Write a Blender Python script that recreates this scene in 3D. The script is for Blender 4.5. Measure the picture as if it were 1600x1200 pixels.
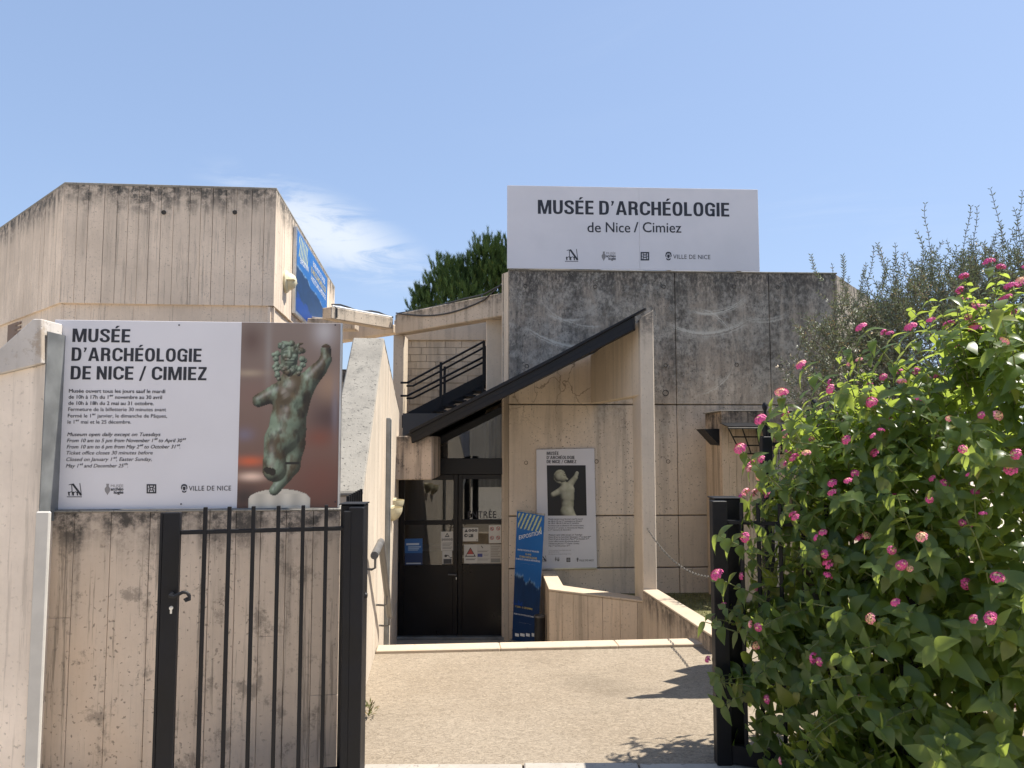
import bpy, bmesh, math, random
import numpy as np
from mathutils import Vector, Matrix, Quaternion
random.seed(7); rng = np.random.default_rng(11)
R = math.radians
for o in list(bpy.data.objects): bpy.data.objects.remove(o)
SC = bpy.context.scene; COL = SC.collection

# ------------------------------------------------------------------ camera, sky, sun, exposure
TH = R(4.3); F = 1200.0; CZ = 1.6
cam = bpy.data.cameras.new('camera'); cam_o = bpy.data.objects.new('camera', cam); COL.objects.link(cam_o)
cam_o.location = (0, 0, CZ); cam_o.rotation_euler = (R(90) + TH, 0, 0)
cam.sensor_width = 36; cam.lens = 36 * F / 1600; cam.clip_start = .05; cam.clip_end = 2000
SC.camera = cam_o
SUN = Vector((.46, .10, .88)).normalized()
world = bpy.data.worlds.new('World'); SC.world = world; world.use_nodes = True
SKY_STRENGTH = .15; SUN_STRENGTH = 4.3; EXPOSURE = 1.05
sl = bpy.data.lights.new('sun', 'SUN'); sl.energy = SUN_STRENGTH; sl.angle = R(.5); sl.color = (1, .94, .84)
so = bpy.data.objects.new('sun', sl); COL.objects.link(so)
so.rotation_euler = (-SUN).to_track_quat('-Z', 'Y').to_euler(); so.location = (20, 10, 40)
SC.view_settings.view_transform = 'Standard'; SC.view_settings.look = 'None'
SC.view_settings.exposure = EXPOSURE; SC.view_settings.gamma = 1; SC.view_settings.use_curve_mapping = False
SC.render.engine = 'CYCLES'
SC.cycles.max_bounces = 7; SC.cycles.transparent_max_bounces = 12

# ------------------------------------------------------------------ node helper
class NB:
    def __init__(s, nt): s.nt = nt
    def set(s, sock, v):
        if isinstance(v, bpy.types.NodeSocket): s.nt.links.new(v, sock)
        elif v is not None:
            if isinstance(v, (tuple, list)) and len(v) == 3 and sock.type == 'RGBA': v = (*v, 1)
            sock.default_value = v
    def node(s, t, ins=None, **kw):
        n = s.nt.nodes.new(t)
        for k, v in kw.items(): setattr(n, k, v)
        for k, v in (ins or {}).items(): s.set(n.inputs[k], v)
        return n
    def math(s, op, a, b=None, c=None, clamp=False):
        n = s.node('ShaderNodeMath', operation=op, use_clamp=clamp)
        for i, v in enumerate((a, b, c)):
            if v is not None: s.set(n.inputs[i], v)
        return n.outputs[0]
    def vmul(s, a, v): return s.node('ShaderNodeVectorMath', {0: a, 1: v}, operation='MULTIPLY').outputs[0]
    def noise(s, vec, scale, detail=4, rough=.55, dist=0):
        return s.node('ShaderNodeTexNoise', {'Vector': vec, 'Scale': scale, 'Detail': detail, 'Roughness': rough, 'Distortion': dist}).outputs[0]
    def vor(s, vec, scale, feature='F1'):
        return s.node('ShaderNodeTexVoronoi', {'Vector': vec, 'Scale': scale}, feature=feature).outputs['Distance']
    def ramp(s, x, a, b, lo=0., hi=1.):
        return s.node('ShaderNodeMapRange', {'Value': x, 'From Min': a, 'From Max': b, 'To Min': lo, 'To Max': hi}, interpolation_type='SMOOTHSTEP').outputs[0]
    def mix(s, f, a, b, mode='MIX'):
        n = s.node('ShaderNodeMix', data_type='RGBA', blend_type=mode, clamp_factor=True)
        s.set(n.inputs[0], f); s.set(n.inputs[6], a); s.set(n.inputs[7], b)
        return n.outputs[2]
    def pos(s): return s.node('ShaderNodeNewGeometry').outputs['Position']
    def xyz(s, v): return s.node('ShaderNodeSeparateXYZ', {0: v}).outputs

def new_mat(name):
    m = bpy.data.materials.new(name); m.use_nodes = True
    b = NB(m.node_tree); bs = m.node_tree.nodes['Principled BSDF']
    return m, b, bs
def bump(b, bs, h, strength=.3, dist=.01):
    n = b.node('ShaderNodeBump', {'Height': h, 'Strength': strength, 'Distance': dist}); b.nt.links.new(n.outputs[0], bs.inputs['Normal'])

def plain(name, col, rough=.5, metal=0, var=.08, scale=9, bmp=0., spec=.5):
    m, b, bs = new_mat(name)
    p = b.pos(); n = b.noise(p, scale, 4)
    c = b.mix(b.ramp(n, .3, .7), tuple(x * (1 - var) for x in col), tuple(min(1, x * (1 + var)) for x in col))
    b.set(bs.inputs['Base Color'], c)
    b.set(bs.inputs['Roughness'], b.ramp(n, .2, .8, max(.02, rough - .08), min(1, rough + .08)))
    bs.inputs['Metallic'].default_value = metal; bs.inputs['Specular IOR Level'].default_value = spec
    if bmp: bump(b, bs, b.noise(p, scale * 14, 3), bmp, .003)
    return m

def concrete(name, base, dark=(.10, .09, .08), streak=.45, mottle=.16, pit=.7, top=None, bmp=.35, streak_f=9., extra=None, warm=None, drip=0., blot=0., blot_f=5.5):
    m, b, bs = new_mat(name)
    p = b.pos(); x, y, z = b.xyz(p)
    n1 = b.noise(p, 1.1, 6, .6); n3 = b.noise(p, 26, 5, .65)
    st = b.noise(b.vmul(p, (streak_f, streak_f, .45)), 1, 5, .6)
    c = b.mix(b.ramp(n1, .3, .72), tuple(v * (1 - mottle) for v in base), tuple(min(.9, v * (1 + mottle * .7)) for v in base))
    c = b.mix(b.math('MULTIPLY', b.ramp(n3, .35, .75), .11), c, tuple(v * .55 for v in base))
    if warm:
        wn = b.noise(b.vmul(p, (2.2, 2.2, .8)), 1, 4)
        c = b.mix(b.ramp(wn, .5, .78, 0, .55), c, warm)
    orn = b.node('ShaderNodeObjectInfo').outputs['Random']
    c = b.mix(b.ramp(orn, 0, 1, .0, .22), c, tuple(v * .62 for v in base))
    fine = b.noise(b.vmul(p, (30, 30, 2.0)), 1, 4, .6)
    c = b.mix(b.math('MULTIPLY', b.ramp(fine, .52, .75), .22), c, tuple(v * .6 for v in base))
    sm = b.math('MULTIPLY', b.ramp(st, .50, .66), streak)
    if top is not None:
        zt, zd = top
        g = b.math('ADD', z, b.math('MULTIPLY', b.math('SUBTRACT', st, .5), zd * 2.6))
        gm = b.ramp(g, zt - zd, zt + zd * .25)
        gm = b.math('MULTIPLY', gm, b.ramp(b.noise(p, 9, 6, .75), .36, .58, .25, 1.))
        sm = b.math('MAXIMUM', b.math('MULTIPLY', sm, b.ramp(z, zt - zd * 4, zt, .3, 1)), gm)
    c = b.mix(sm, c, dark)
    if drip:
        d1 = b.noise(b.vmul(p, (26, 26, .9)), 1, 6, .75)
        c = b.mix(b.math('MULTIPLY', b.ramp(d1, .55, .63), drip), c, tuple(v * .8 for v in dark))
    if blot:
        d2 = b.math('ADD', b.math('MULTIPLY', b.noise(p, blot_f, 8, .78), .7), b.math('MULTIPLY', st, .3))
        c = b.mix(b.math('MULTIPLY', b.ramp(d2, .53, .60), blot), c, tuple(v * 1.2 for v in dark))
    if extra: c = extra(b, p, x, y, z, c, n1, st, n3)
    pv = b.noise(p, 48, 2, .5); pm = b.math('MULTIPLY', b.ramp(pv, .63, .70), b.ramp(n1, .35, .6, .25, 1))
    c = b.mix(b.math('MULTIPLY', pm, pit), c, (.05, .045, .04))
    b.set(bs.inputs['Base Color'], c); bs.inputs['Roughness'].default_value = .9; bs.inputs['Specular IOR Level'].default_value = .25
    h = b.math('SUBTRACT', b.math('ADD', b.math('MULTIPLY', n3, .6), b.math('MULTIPLY', fine, .5)), pm)
    bump(b, bs, h, bmp, .006)
    return m

# ------------------------------------------------------------------ materials
CREAM = (.70, .58, .455)
def wall_weather(b, p, x, y, z, c, n1, st, n3):
    # dark algae and lichen on the rained-on face, clean where the canopy shelters it
    line = b.math('ADD', b.math('MULTIPLY', b.math('ADD', x, 1.16), .5), 1.66)
    free = b.ramp(x, .98, 1.12)
    jit = b.math('MULTIPLY', b.math('SUBTRACT', st, .5), 1.1)
    low = b.ramp(b.math('ADD', z, jit), 1.35, 2.5)
    shel = b.ramp(b.math('SUBTRACT', z, line), -.06, .06)
    msk = b.math('MAXIMUM', b.math('MULTIPLY', free, low), shel)
    vert = b.noise(b.vmul(p, (5, 5, .7)), 1, 6, .7)
    blot = b.noise(p, 3.2, 6, .72)
    msk = b.math('MULTIPLY', msk, b.ramp(b.math('ADD', b.math('MULTIPLY', vert, .55), b.math('MULTIPLY', blot, .45)), .38, .56, .45, .97))
    dk = b.mix(b.ramp(b.math('ADD', b.math('MULTIPLY', blot, .6), b.math('MULTIPLY', b.noise(p, 14, 6, .75), .4)), .42, .60), (.095, .086, .074), (.37, .335, .285))
    c = b.mix(msk, c, dk)
    spk = b.noise(b.vmul(p, (34, 34, 16)), 1, 5, .75)
    c = b.mix(b.math('MULTIPLY', b.math('MULTIPLY', msk, b.ramp(spk, .50, .62)), .55), c, (.05, .047, .043))
    tb = b.ramp(b.math('ADD', z, b.math('MULTIPLY', jit, .55)), 3.25, 3.75)
    c = b.mix(b.math('MULTIPLY', b.math('MULTIPLY', tb, b.ramp(spk, .36, .55)), .75), c, (.06, .055, .05))
    # lichen spots
    l1 = b.vor(b.node('ShaderNodeVectorMath', {0: p, 1: b.node('ShaderNodeTexNoise', {'Vector': p, 'Scale': 9., 'Detail': 3.}).outputs[1]}, operation='ADD').outputs[0], 6.5)
    lm = b.math('MULTIPLY', b.ramp(l1, .20, .14), b.ramp(b.noise(p, 1.6, 3), .47, .56))
    c = b.mix(b.math('MULTIPLY', b.math('MULTIPLY', lm, msk), .75), c, (.40, .38, .33))
    l2 = b.noise(p, 12, 5, .7)
    tz = b.ramp(z, 3.0, 3.6)
    c = b.mix(b.math('MULTIPLY', b.math('MULTIPLY', b.ramp(l2, .55, .63), b.ramp(b.noise(p, 1.3, 2), .45, .6)), b.math('MULTIPLY', msk, .6)), c, (.33, .315, .28))
    # branch scrapes: pale swept arcs
    for cx, cz, r0, w, x0, x1 in ((2.45, 3.95, .98, .07, 1.9, 3.1), (2.5, 3.98, .74, .05, 2.2, 3.1), (.95, 4.1, 1.32, .05, .1, 1.5), (.75, 3.75, .62, .035, .35, 1.0), (1.0, 3.85, .80, .03, .3, 1.2), (2.3, 2.75, .55, .04, 2.3, 2.9), (3.2, 3.9, .75, .05, 2.9, 3.6)):
        dx = b.math('SUBTRACT', x, cx); dz = b.math('SUBTRACT', z, cz)
        r = b.math('SQRT', b.math('ADD', b.math('MULTIPLY', dx, dx), b.math('MULTIPLY', dz, dz)))
        r = b.math('ADD', r, b.math('MULTIPLY', b.math('SUBTRACT', n3, .5), .05))
        d = b.math('ABSOLUTE', b.math('SUBTRACT', r, r0))
        ring = b.math('MULTIPLY', b.ramp(d, w, 0.), b.math('MULTIPLY', b.ramp(x, x0, x0 + .25), b.ramp(x, x1, x1 - .25)))
        ring = b.math('MULTIPLY', ring, b.ramp(b.noise(b.node('ShaderNodeCombineXYZ', {0: b.math('MULTIPLY', r, 55.), 1: x, 2: 0.}).outputs[0], 1, 3), .35, .6))
        c = b.mix(b.math('MULTIPLY', ring, .8), c, (.60, .56, .48))
    # dried creeper traces in the sheltered part
    vn = b.node('ShaderNodeTexNoise', {'Vector': p, 'Scale': 3.5, 'Detail': 4.}).outputs[1]
    vv = b.vor(b.node('ShaderNodeVectorMath', {0: b.vmul(p, (1, 1, .6)), 1: b.vmul(vn, (.35, .35, .35))}, operation='ADD').outputs[0], 3.2, 'DISTANCE_TO_EDGE')
    vm = b.math('MULTIPLY', b.ramp(vv, .022, .004), b.math('MULTIPLY', b.ramp(z, 1.6, 2.3), b.math('SUBTRACT', 1., shel)))
    vm = b.math('MULTIPLY', vm, b.ramp(x, 1.1, .9))
    return b.mix(b.math('MULTIPLY', vm, .6), c, (.10, .07, .05))
M = {}
M['wall'] = concrete('weathered_main_concrete', CREAM, streak=.25, extra=wall_weather, pit=.75)
M['pav'] = concrete('board_marked_concrete', (.70, .58, .46), dark=(.085, .08, .072), streak=.30, top=(4.95, .42), pit=.4, streak_f=7, drip=.35)
M['bwall'] = concrete('stained_boundary_concrete', (.64, .53, .425), dark=(.07, .062, .054), streak=.42, top=(1.20, .20), pit=.6, warm=(.62, .46, .32), drip=.5, blot=.5)
M['stairwall'] = concrete('cream_stair_wall_concrete', (.58, .50, .405), dark=(.36, .28, .20), streak=.22, pit=.2, warm=(.60, .48, .36))  # even cream base with soft brown streaks
M['coping'] = concrete('rough_grey_coping', (.29, .27, .235), dark=(.10, .095, .085), streak=.2, pit=.9, mottle=.25, bmp=.7, blot=.6, blot_f=38)
M['lowwall'] = concrete('warm_low_wall_concrete', (.64, .52, .39), dark=(.13, .11, .085), streak=.35, pit=.3, warm=(.50, .34, .19), drip=.25)
M['lowdark'] = concrete('streaked_low_wall_concrete', (.58, .475, .365), dark=(.10, .085, .07), streak=.5, pit=.3, top=(.12, .3), warm=(.48, .35, .23), drip=.4)
M['smooth'] = concrete('smooth_beam_concrete', (.66, .555, .43), streak=.2, pit=.3, mottle=.1)
M['column'] = concrete('column_concrete', (.64, .545, .435), dark=(.12, .11, .10), streak=.2, pit=.25, top=(2.82, .35), mottle=.1)
M['gallery'] = concrete('gallery_concrete', (.60, .50, .39), dark=(.10, .09, .075), streak=.4, top=(3.62, .22), pit=.9)
M['block'] = concrete('pale_block', (.64, .55, .435), streak=.25, pit=.3)
M['blockstain'] = concrete('stained_lintel_block', (.62, .49, .38), dark=(.045, .042, .04), streak=.75, pit=.6, top=(1.72, .34), blot=.7, blot_f=4)
M['plaster'] = concrete('left_plaster', (.78, .68, .575), dark=(.27, .235, .20), streak=.45, pit=.35, mottle=.16, bmp=.3, drip=.28)
M['cap'] = concrete('grey_cap_stone', (.52, .485, .45), dark=(.22, .16, .10), streak=.25, pit=.2, blot=.5)
M['pierstain'] = concrete('stained_pier_concrete', (.60, .465, .34), dark=(.055, .05, .045), streak=.5, top=(1.95, .42), pit=.6, drip=.5)
M['white_paint'] = plain('white_painted_plaster', (.50, .48, .44), .8, var=.06, bmp=.2)
M['sign'] = plain('white_sign_panel', (.615, .605, .635), .38, var=.03, scale=2.2)
M['alu'] = plain('aluminium', (.55, .56, .57), .35, .9)
M['ink'] = plain('black_print', (.017, .018, .026), .5, var=.1)
M['greyink'] = plain('grey_print', (.22, .21, .215), .5)
M['whiteink'] = plain('white_print', (.75, .78, .8), .5)
M['yellowink'] = plain('yellow_print', (.62, .50, .13), .5)
M['black'] = plain('black_painted_steel', (.007, .0075, .010), .5, var=.25, scale=6, bmp=.15, spec=.25)
M['iron'] = plain('old_black_iron', (.007, .0075, .010), .5, var=.3, bmp=.3, spec=.3)
M['roofblack'] = plain('black_roof_metal', (.007, .0075, .010), .5, var=.2, scale=5, spec=.3)
M['doorblack'] = plain('black_door_paint', (.006, .0065, .009), .34, var=.2, scale=3, spec=.3)
M['galv'] = plain('galvanised_steel', (.24, .25, .25), .5, .6, var=.2, scale=7)
M['railgrey'] = plain('grey_handrail', (.15, .145, .14), .5, .3, var=.15)
M['cream_lamp'] = plain('cream_lamp_plastic', (.62, .56, .38), .4, var=.03)
M['white_pipe'] = plain('white_plastic_pipe', (.72, .72, .70), .4, var=.04)
M['cable'] = plain('black_cable', (.03, .03, .032), .6)
M['chain'] = plain('chain_steel', (.13, .12, .105), .6, .3, var=.25, scale=40)
M['soffit'] = plain('grey_soffit', (.16, .15, .14), .8)
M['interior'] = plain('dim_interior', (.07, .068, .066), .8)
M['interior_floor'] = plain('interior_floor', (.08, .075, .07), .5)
M['brownwood'] = plain('brown_shutter', (.16, .10, .065), .7)
M['bin'] = plain('black_bin', (.015, .015, .017), .5)
M['dark_hole'] = plain('tie_hole', (.05, .045, .04), .95)
M['bark'] = plain('bark', (.12, .095, .07), .9, var=.35, scale=16, bmp=.8)
M['stem'] = plain('green_stem', (.13, .15, .05), .7, var=.3)
M['turf'] = plain('dry_turf', (.13, .125, .05), .95, var=.4, scale=12, bmp=.5)

def glass(name, tint, ior=1.45, rough=.015):
    m, b, bs = new_mat(name); nt = m.node_tree
    fr = b.node('ShaderNodeFresnel', {'IOR': ior}).outputs[0]
    tr = b.node('ShaderNodeBsdfTransparent', {'Color': (*tint, 1)}); gl = b.node('ShaderNodeBsdfGlossy', {'Color': (.9, .92, .95, 1), 'Roughness': rough})
    mx = b.node('ShaderNodeMixShader'); nt.links.new(fr, mx.inputs[0]); nt.links.new(tr.outputs[0], mx.inputs[1]); nt.links.new(gl.outputs[0], mx.inputs[2])
    nt.links.new(mx.outputs[0], nt.nodes['Material Output'].inputs['Surface']); return m
M['glass'] = glass('tinted_door_glass', (.55, .57, .57), 1.85)

def ground_mat(name, base, dk, warm):
    m, b, bs = new_mat(name); p = b.pos()
    n1 = b.noise(p, 1.3, 6, .6); n2 = b.noise(b.vmul(p, (30, 48, 1)), 1, 6, .8, 1.6); n3 = b.noise(p, 120, 3, .7); v = b.vor(p, 70)
    c = b.mix(b.ramp(n1, .3, .7), base, warm)
    c = b.mix(b.ramp(n2, .47, .60, 0, .62), c, dk); c = b.mix(b.ramp(n2, .47, .36, 0, .5), c, tuple(min(1, x * 1.45) for x in base))
    c = b.mix(b.ramp(n3, .56, .7, 0, .5), c, tuple(x * .6 for x in dk))
    c = b.mix(b.ramp(v, .28, .12, 0, .30), c, tuple(min(1, x * 1.35) for x in base))
    st = b.noise(p, .55, 5, .65); c = b.mix(b.ramp(st, .50, .70, 0, .5), c, tuple(x * .75 for x in dk))
    b.set(bs.inputs['Base Color'], c); bs.inputs['Roughness'].default_value = .92; bs.inputs['Specular IOR Level'].default_value = .2
    bump(b, bs, b.math('ADD', n2, b.math('MULTIPLY', n3, .7)), .7, .006); return m
M['forecourt'] = ground_mat('brushed_aggregate', (.31, .258, .196), (.135, .107, .077), (.27, .22, .163))
M['pale_paving'] = ground_mat('street_surface', (.56, .49, .40), (.40, .345, .275), (.52, .45, .36))  # pale paving, colour lifted to bounce fill onto the shaded walls
M['kerb'] = concrete('cream_kerb_stone', (.56, .46, .345), dark=(.30, .22, .14), streak=.1, pit=.3, warm=(.50, .36, .22))
M['step'] = concrete('step_stone', (.50, .425, .335), dark=(.16, .13, .10), streak=.2, pit=.4)
M['threshold'] = concrete('grey_threshold_stone', (.40, .365, .32), dark=(.20, .18, .15), streak=.1, pit=.5, blot=.3)

def leaf_mat(name, c1, c2, trans, rough=.45, tmix=.4, spec=.4):
    m, b, bs = new_mat(name); nt = m.node_tree
    a = b.node('ShaderNodeAttribute', attribute_name='rnd').outputs['Fac']; oi = b.node('ShaderNodeObjectInfo').outputs['Random']
    f = b.math('FRACT', b.math('ADD', a, oi)); p = b.pos()
    c = b.mix(f, c1, c2); c = b.mix(b.ramp(f, .93, .97, 0, .7), c, tuple(x * k for x, k in zip(c2, (2.6, 1.5, 1.0)))); c = b.mix(b.ramp(b.noise(p, 60, 3), .4, .7, 0, .25), c, tuple(x * .6 for x in c1))
    b.set(bs.inputs['Base Color'], c); bs.inputs['Roughness'].default_value = rough; bs.inputs['Specular IOR Level'].default_value = spec
    t = b.node('ShaderNodeBsdfTranslucent'); b.set(t.inputs[0], b.mix(f, trans, tuple(x * .7 for x in trans)))
    mx = b.node('ShaderNodeMixShader', {0: tmix}); nt.links.new(bs.outputs[0], mx.inputs[1]); nt.links.new(t.outputs[0], mx.inputs[2])
    nt.links.new(mx.outputs[0], nt.nodes['Material Output'].inputs['Surface']); return m
M['lantana'] = leaf_mat('lantana_leaf', (.045, .085, .024), (.098, .155, .042), (.52, .64, .10), .36, .50, .55)
M['olive'] = leaf_mat('olive_leaf', (.12, .142, .09), (.23, .25, .18), (.14, .17, .06), .5, .2)
M['pine'] = leaf_mat('pine_needle', (.030, .060, .018), (.060, .105, .028), (.08, .13, .03), .6, .15, .2)
M['grass'] = leaf_mat('grass_blade', (.10, .12, .035), (.20, .18, .07), (.16, .18, .05), .6, .3)
M['pink'] = plain('pink_petal', (.60, .075, .25), .6, var=.2, scale=60)
M['palepink'] = plain('pale_pink_petal', (.78, .26, .33), .6, var=.15, scale=60)
M['creamp'] = plain('cream_petal', (.74, .44, .25), .6, var=.2, scale=60)

m, b, bs = new_mat('flat_print'); a = b.node('ShaderNodeAttribute', attribute_name='Col').outputs['Color']
b.set(bs.inputs['Base Color'], a); bs.inputs['Roughness'].default_value = .38; M['print'] = m

# ------------------------------------------------------------------ world shader
wb = NB(world.node_tree); wn = world.node_tree.nodes; bg = wn['Background']
sky = wb.node('ShaderNodeTexSky', sky_type='NISHITA', sun_disc=False, sun_elevation=math.asin(SUN.z), sun_rotation=math.atan2(SUN.x, SUN.y), altitude=100, air_density=1.0, dust_density=.9, ozone_density=2.4)
gen = wb.node('ShaderNodeTexCoord').outputs['Generated']; gx, gy, gz = wb.xyz(gen)
den = wb.math('ADD', gz, .18)
cv = wb.node('ShaderNodeCombineXYZ', {0: wb.math('DIVIDE', gx, den), 1: wb.math('DIVIDE', gy, den), 2: 0.}).outputs[0]
rot = wb.node('ShaderNodeVectorRotate', {'Vector': cv, 'Angle': R(25)}, rotation_type='Z_AXIS').outputs[0]
wis = wb.noise(wb.vmul(rot, (.9, 2.6, 1)), 1.3, 7, .62, .9); cov = wb.noise(cv, .55, 3, .5)
faint = wb.math('MULTIPLY', wb.ramp(wis, .50, .80), wb.ramp(cov, .50, .70, 0, .4))
c0 = Vector((-.235, .95, .262)).normalized()
dv = wb.node('ShaderNodeVectorMath', {0: gen, 1: tuple(c0)}, operation='SUBTRACT').outputs[0]
dx, dy, dz = wb.xyz(dv)
dz2 = wb.math('ADD', dz, wb.math('MULTIPLY', dx, .35))
dist = wb.math('SQRT', wb.math('ADD', wb.math('ADD', wb.math('MULTIPLY', dx, dx), wb.math('MULTIPLY', dy, dy)), wb.math('MULTIPLY', wb.math('MULTIPLY', dz2, dz2), 7.)))
one = wb.math('MULTIPLY', wb.ramp(dist, .17, .02), wb.ramp(wb.noise(wb.vmul(gen, (8, 8, 30)), 1, 7, .65, 1.0), .38, .62, .0, .95))
cl = wb.math('MAXIMUM', faint, one, clamp=True)
SKYMUL = (.99, 1.18, 1.54)   # hazy, even summer sky
skc = wb.mix(1., wb.node('ShaderNodeGamma', {'Color': wb.mix(1., sky.outputs[0], (1.0, .94, .86), 'MULTIPLY'), 'Gamma': .45}).outputs[0], SKYMUL, 'MULTIPLY')
wb.set(bg.inputs[0], wb.mix(wb.math('MULTIPLY', cl, .85), skc, (3.0, 3.2, 3.45))); bg.inputs[1].default_value = SKY_STRENGTH

# ------------------------------------------------------------------ geometry helpers
cT, sT = math.cos(TH), math.sin(TH)
def ray(px, py):
    u = (px - 800) / F; v = (600 - py) / F
    return Vector((u, cT - v * sT, sT + v * cT))
def W(px, py, Y):
    d = ray(px, py); t = Y / d.y; return Vector((d.x * t, Y, CZ + d.z * t))
def G(px, py, z=0.):
    d = ray(px, py); t = (z - CZ) / d.z; return Vector((d.x * t, d.y * t, z))
def ZY(py, Y): return W(800, py, Y).z
class VP:
    """upright plane from A to B; s runs along it, z up, d out of its front"""
    def __init__(s, A, B):
        s.A = Vector((A[0], A[1])); e = Vector((B[0], B[1])) - s.A; s.L = e.length; s.e = e / s.L; s.n = Vector((s.e.y, -s.e.x))
    def sz(s, px, py, d=0.):
        r = ray(px, py); o = s.A + s.n * d
        t = (o.x * s.n.x + o.y * s.n.y) / (r.x * s.n.x + r.y * s.n.y)
        q = Vector((r.x * t, r.y * t)); return ((q - s.A).dot(s.e), CZ + r.z * t)
    def p(s, a, z, d=0.):
        q = s.A + s.e * a + s.n * d; return Vector((q.x, q.y, z))
    def px(s, pts, d=0.): return [s.sz(x, y, d) for x, y in pts]
class MB:
    def __init__(s): s.v = []; s.f = []; s.m = []
    def poly(s, pts, mi=0):
        k = len(s.v); s.v += [tuple(p) for p in pts]; s.f.append(tuple(range(k, k + len(pts)))); s.m.append(mi); return s
    def prism(s, a, b_, mi=0):
        n = len(a); k = len(s.v); s.v += [tuple(p) for p in a] + [tuple(p) for p in b_]
        s.f += [tuple(range(k, k + n)), tuple(range(k + 2 * n - 1, k + n - 1, -1))] + [(k + i, k + n + i, k + n + (i + 1) % n, k + (i + 1) % n) for i in range(n)]
        s.m += [mi] * (n + 2); return s
    def box(s, x0, x1, y0, y1, z0, z1, mi=0):
        q = [(x0, y0), (x1, y0), (x1, y1), (x0, y1)]
        return s.prism([(x, y, z0) for x, y in q], [(x, y, z1) for x, y in q], mi)
    def slab(s, vp, poly, d0, d1, mi=0):
        return s.prism([vp.p(a, z, d1) for a, z in poly], [vp.p(a, z, d0) for a, z in poly], mi)
    def rect(s, vp, s0, s1, z0, z1, d0, d1, mi=0): return s.slab(vp, [(s0, z0), (s1, z0), (s1, z1), (s0, z1)], d0, d1, mi)
    def up(s, poly, z0, z1, mi=0): return s.prism([(x, y, z0) for x, y in poly], [(x, y, z1) for x, y in poly], mi)
    def tube(s, pts, r, n=8, mi=0):
        pts = [Vector(p) for p in pts]; rs = r if isinstance(r, (list, tuple)) else [r] * len(pts); k0 = len(s.v); pu = None
        for i, p in enumerate(pts):
            t = (pts[min(i + 1, len(pts) - 1)] - pts[max(i - 1, 0)]).normalized()
            if pu is None: pu = t.orthogonal().normalized()
            pu = (pu - t * pu.dot(t)).normalized(); w = t.cross(pu)
            for j in range(n):
                a = 2 * math.pi * j / n; s.v.append(tuple(p + (pu * math.cos(a) + w * math.sin(a)) * rs[i]))
        for i in range(len(pts) - 1):
            for j in range(n):
                a = k0 + i * n + j; b_ = k0 + i * n + (j + 1) % n; s.f.append((a, b_, b_ + n, a + n)); s.m.append(mi)
        s.f.append(tuple(range(k0 + n - 1, k0 - 1, -1))); s.f.append(tuple(range(len(s.v) - n, len(s.v)))); s.m += [mi, mi]; return s
    def lathe(s, prof, c, n=14, mi=0, axis=None):
        c = Vector(c); k0 = len(s.v); q = Vector((0, 0, 1)).rotation_difference(Vector(axis)) if axis else Quaternion()
        for r, z in prof:
            for j in range(n):
                a = 2 * math.pi * j / n; s.v.append(tuple(c + q @ Vector((r * math.cos(a), r * math.sin(a), z))))
        for i in range(len(prof) - 1):
            for j in range(n):
                a = k0 + i * n + j; b_ = k0 + i * n + (j + 1) % n; s.f.append((a, b_, b_ + n, a + n)); s.m.append(mi)
        s.f.append(tuple(range(k0 + n - 1, k0 - 1, -1))); s.f.append(tuple(range(len(s.v) - n, len(s.v)))); s.m += [mi, mi]; return s
def link(o, parent=None):
    COL.objects.link(o)
    if parent is not None:
        o.parent = parent
        if parent.type == 'EMPTY': o.matrix_parent_inverse = Matrix.Translation(-parent.location)
    return o
def obj(name, mb, mat, parent=None, bevel=0., smooth=False):
    me = bpy.data.meshes.new(name); me.from_pydata(mb.v, [], mb.f)
    for mt in (mat if isinstance(mat, (list, tuple)) else [mat]): me.materials.append(mt)
    me.polygons.foreach_set('material_index', mb.m)
    bm = bmesh.new(); bm.from_mesh(me); bmesh.ops.recalc_face_normals(bm, faces=bm.faces)
    if bevel:
        es = [e for e in bm.edges if len(e.link_faces) == 2 and e.calc_face_angle(0) > .5]
        bmesh.ops.bevel(bm, geom=es, offset=bevel, segments=1, affect='EDGES', clamp_overlap=True)
    bm.to_mesh(me); bm.free()
    if smooth:
        me.polygons.foreach_set('use_smooth', [True] * len(me.polygons)); me.set_sharp_from_angle(angle=R(40))
    return link(bpy.data.objects.new(name, me), parent)
def tag(o, label, cat=None, group=None, kind=None):
    o['label'] = label
    if cat: o['category'] = cat
    if group: o['group'] = group
    if kind: o['kind'] = kind
    return o
def thing(name, label, cat, loc, group=None):
    o = bpy.data.objects.new(name, None); o.empty_display_size = .1; o.location = loc; COL.objects.link(o); return tag(o, label, cat, group)
def structure(o): o['kind'] = 'structure'; return o
def boards(parent, vp, s0, s1, zb, zt, wid, mat, d=0., thick=.03, gap=.003, dep=.0015, name='board_strip', splits=True):
    """vertical board-formed strips; zb, zt constants or functions of s"""
    fb = zb if callable(zb) else (lambda s: zb); ft = zt if callable(zt) else (lambda s: zt)
    a = s0
    while a < s1 - .01:
        w = min(wid * random.uniform(.8, 1.25), s1 - a)
        if s1 - a - w < wid * .4: w = s1 - a
        x0, x1 = a + gap / 2, a + w - gap / 2; out = d + random.uniform(-dep, dep)
        cuts = [0, 1]
        if splits and random.random() < .25: cuts = [0, random.uniform(.25, .75), 1]
        for i in range(len(cuts) - 1):
            def zz(x, t): return fb(x) + (ft(x) - fb(x)) * t
            e0 = .0008 if i else 0; o2 = out + (random.uniform(-.0015, .0015) if i else 0)
            mb = MB().slab(vp, [(x0, zz(x0, cuts[i]) + e0), (x1, zz(x1, cuts[i]) + e0), (x1, zz(x1, cuts[i + 1])), (x0, zz(x0, cuts[i + 1]))], d - thick, o2)
            obj(name, mb, mat, parent, bevel=.0015)
        a += w

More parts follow.
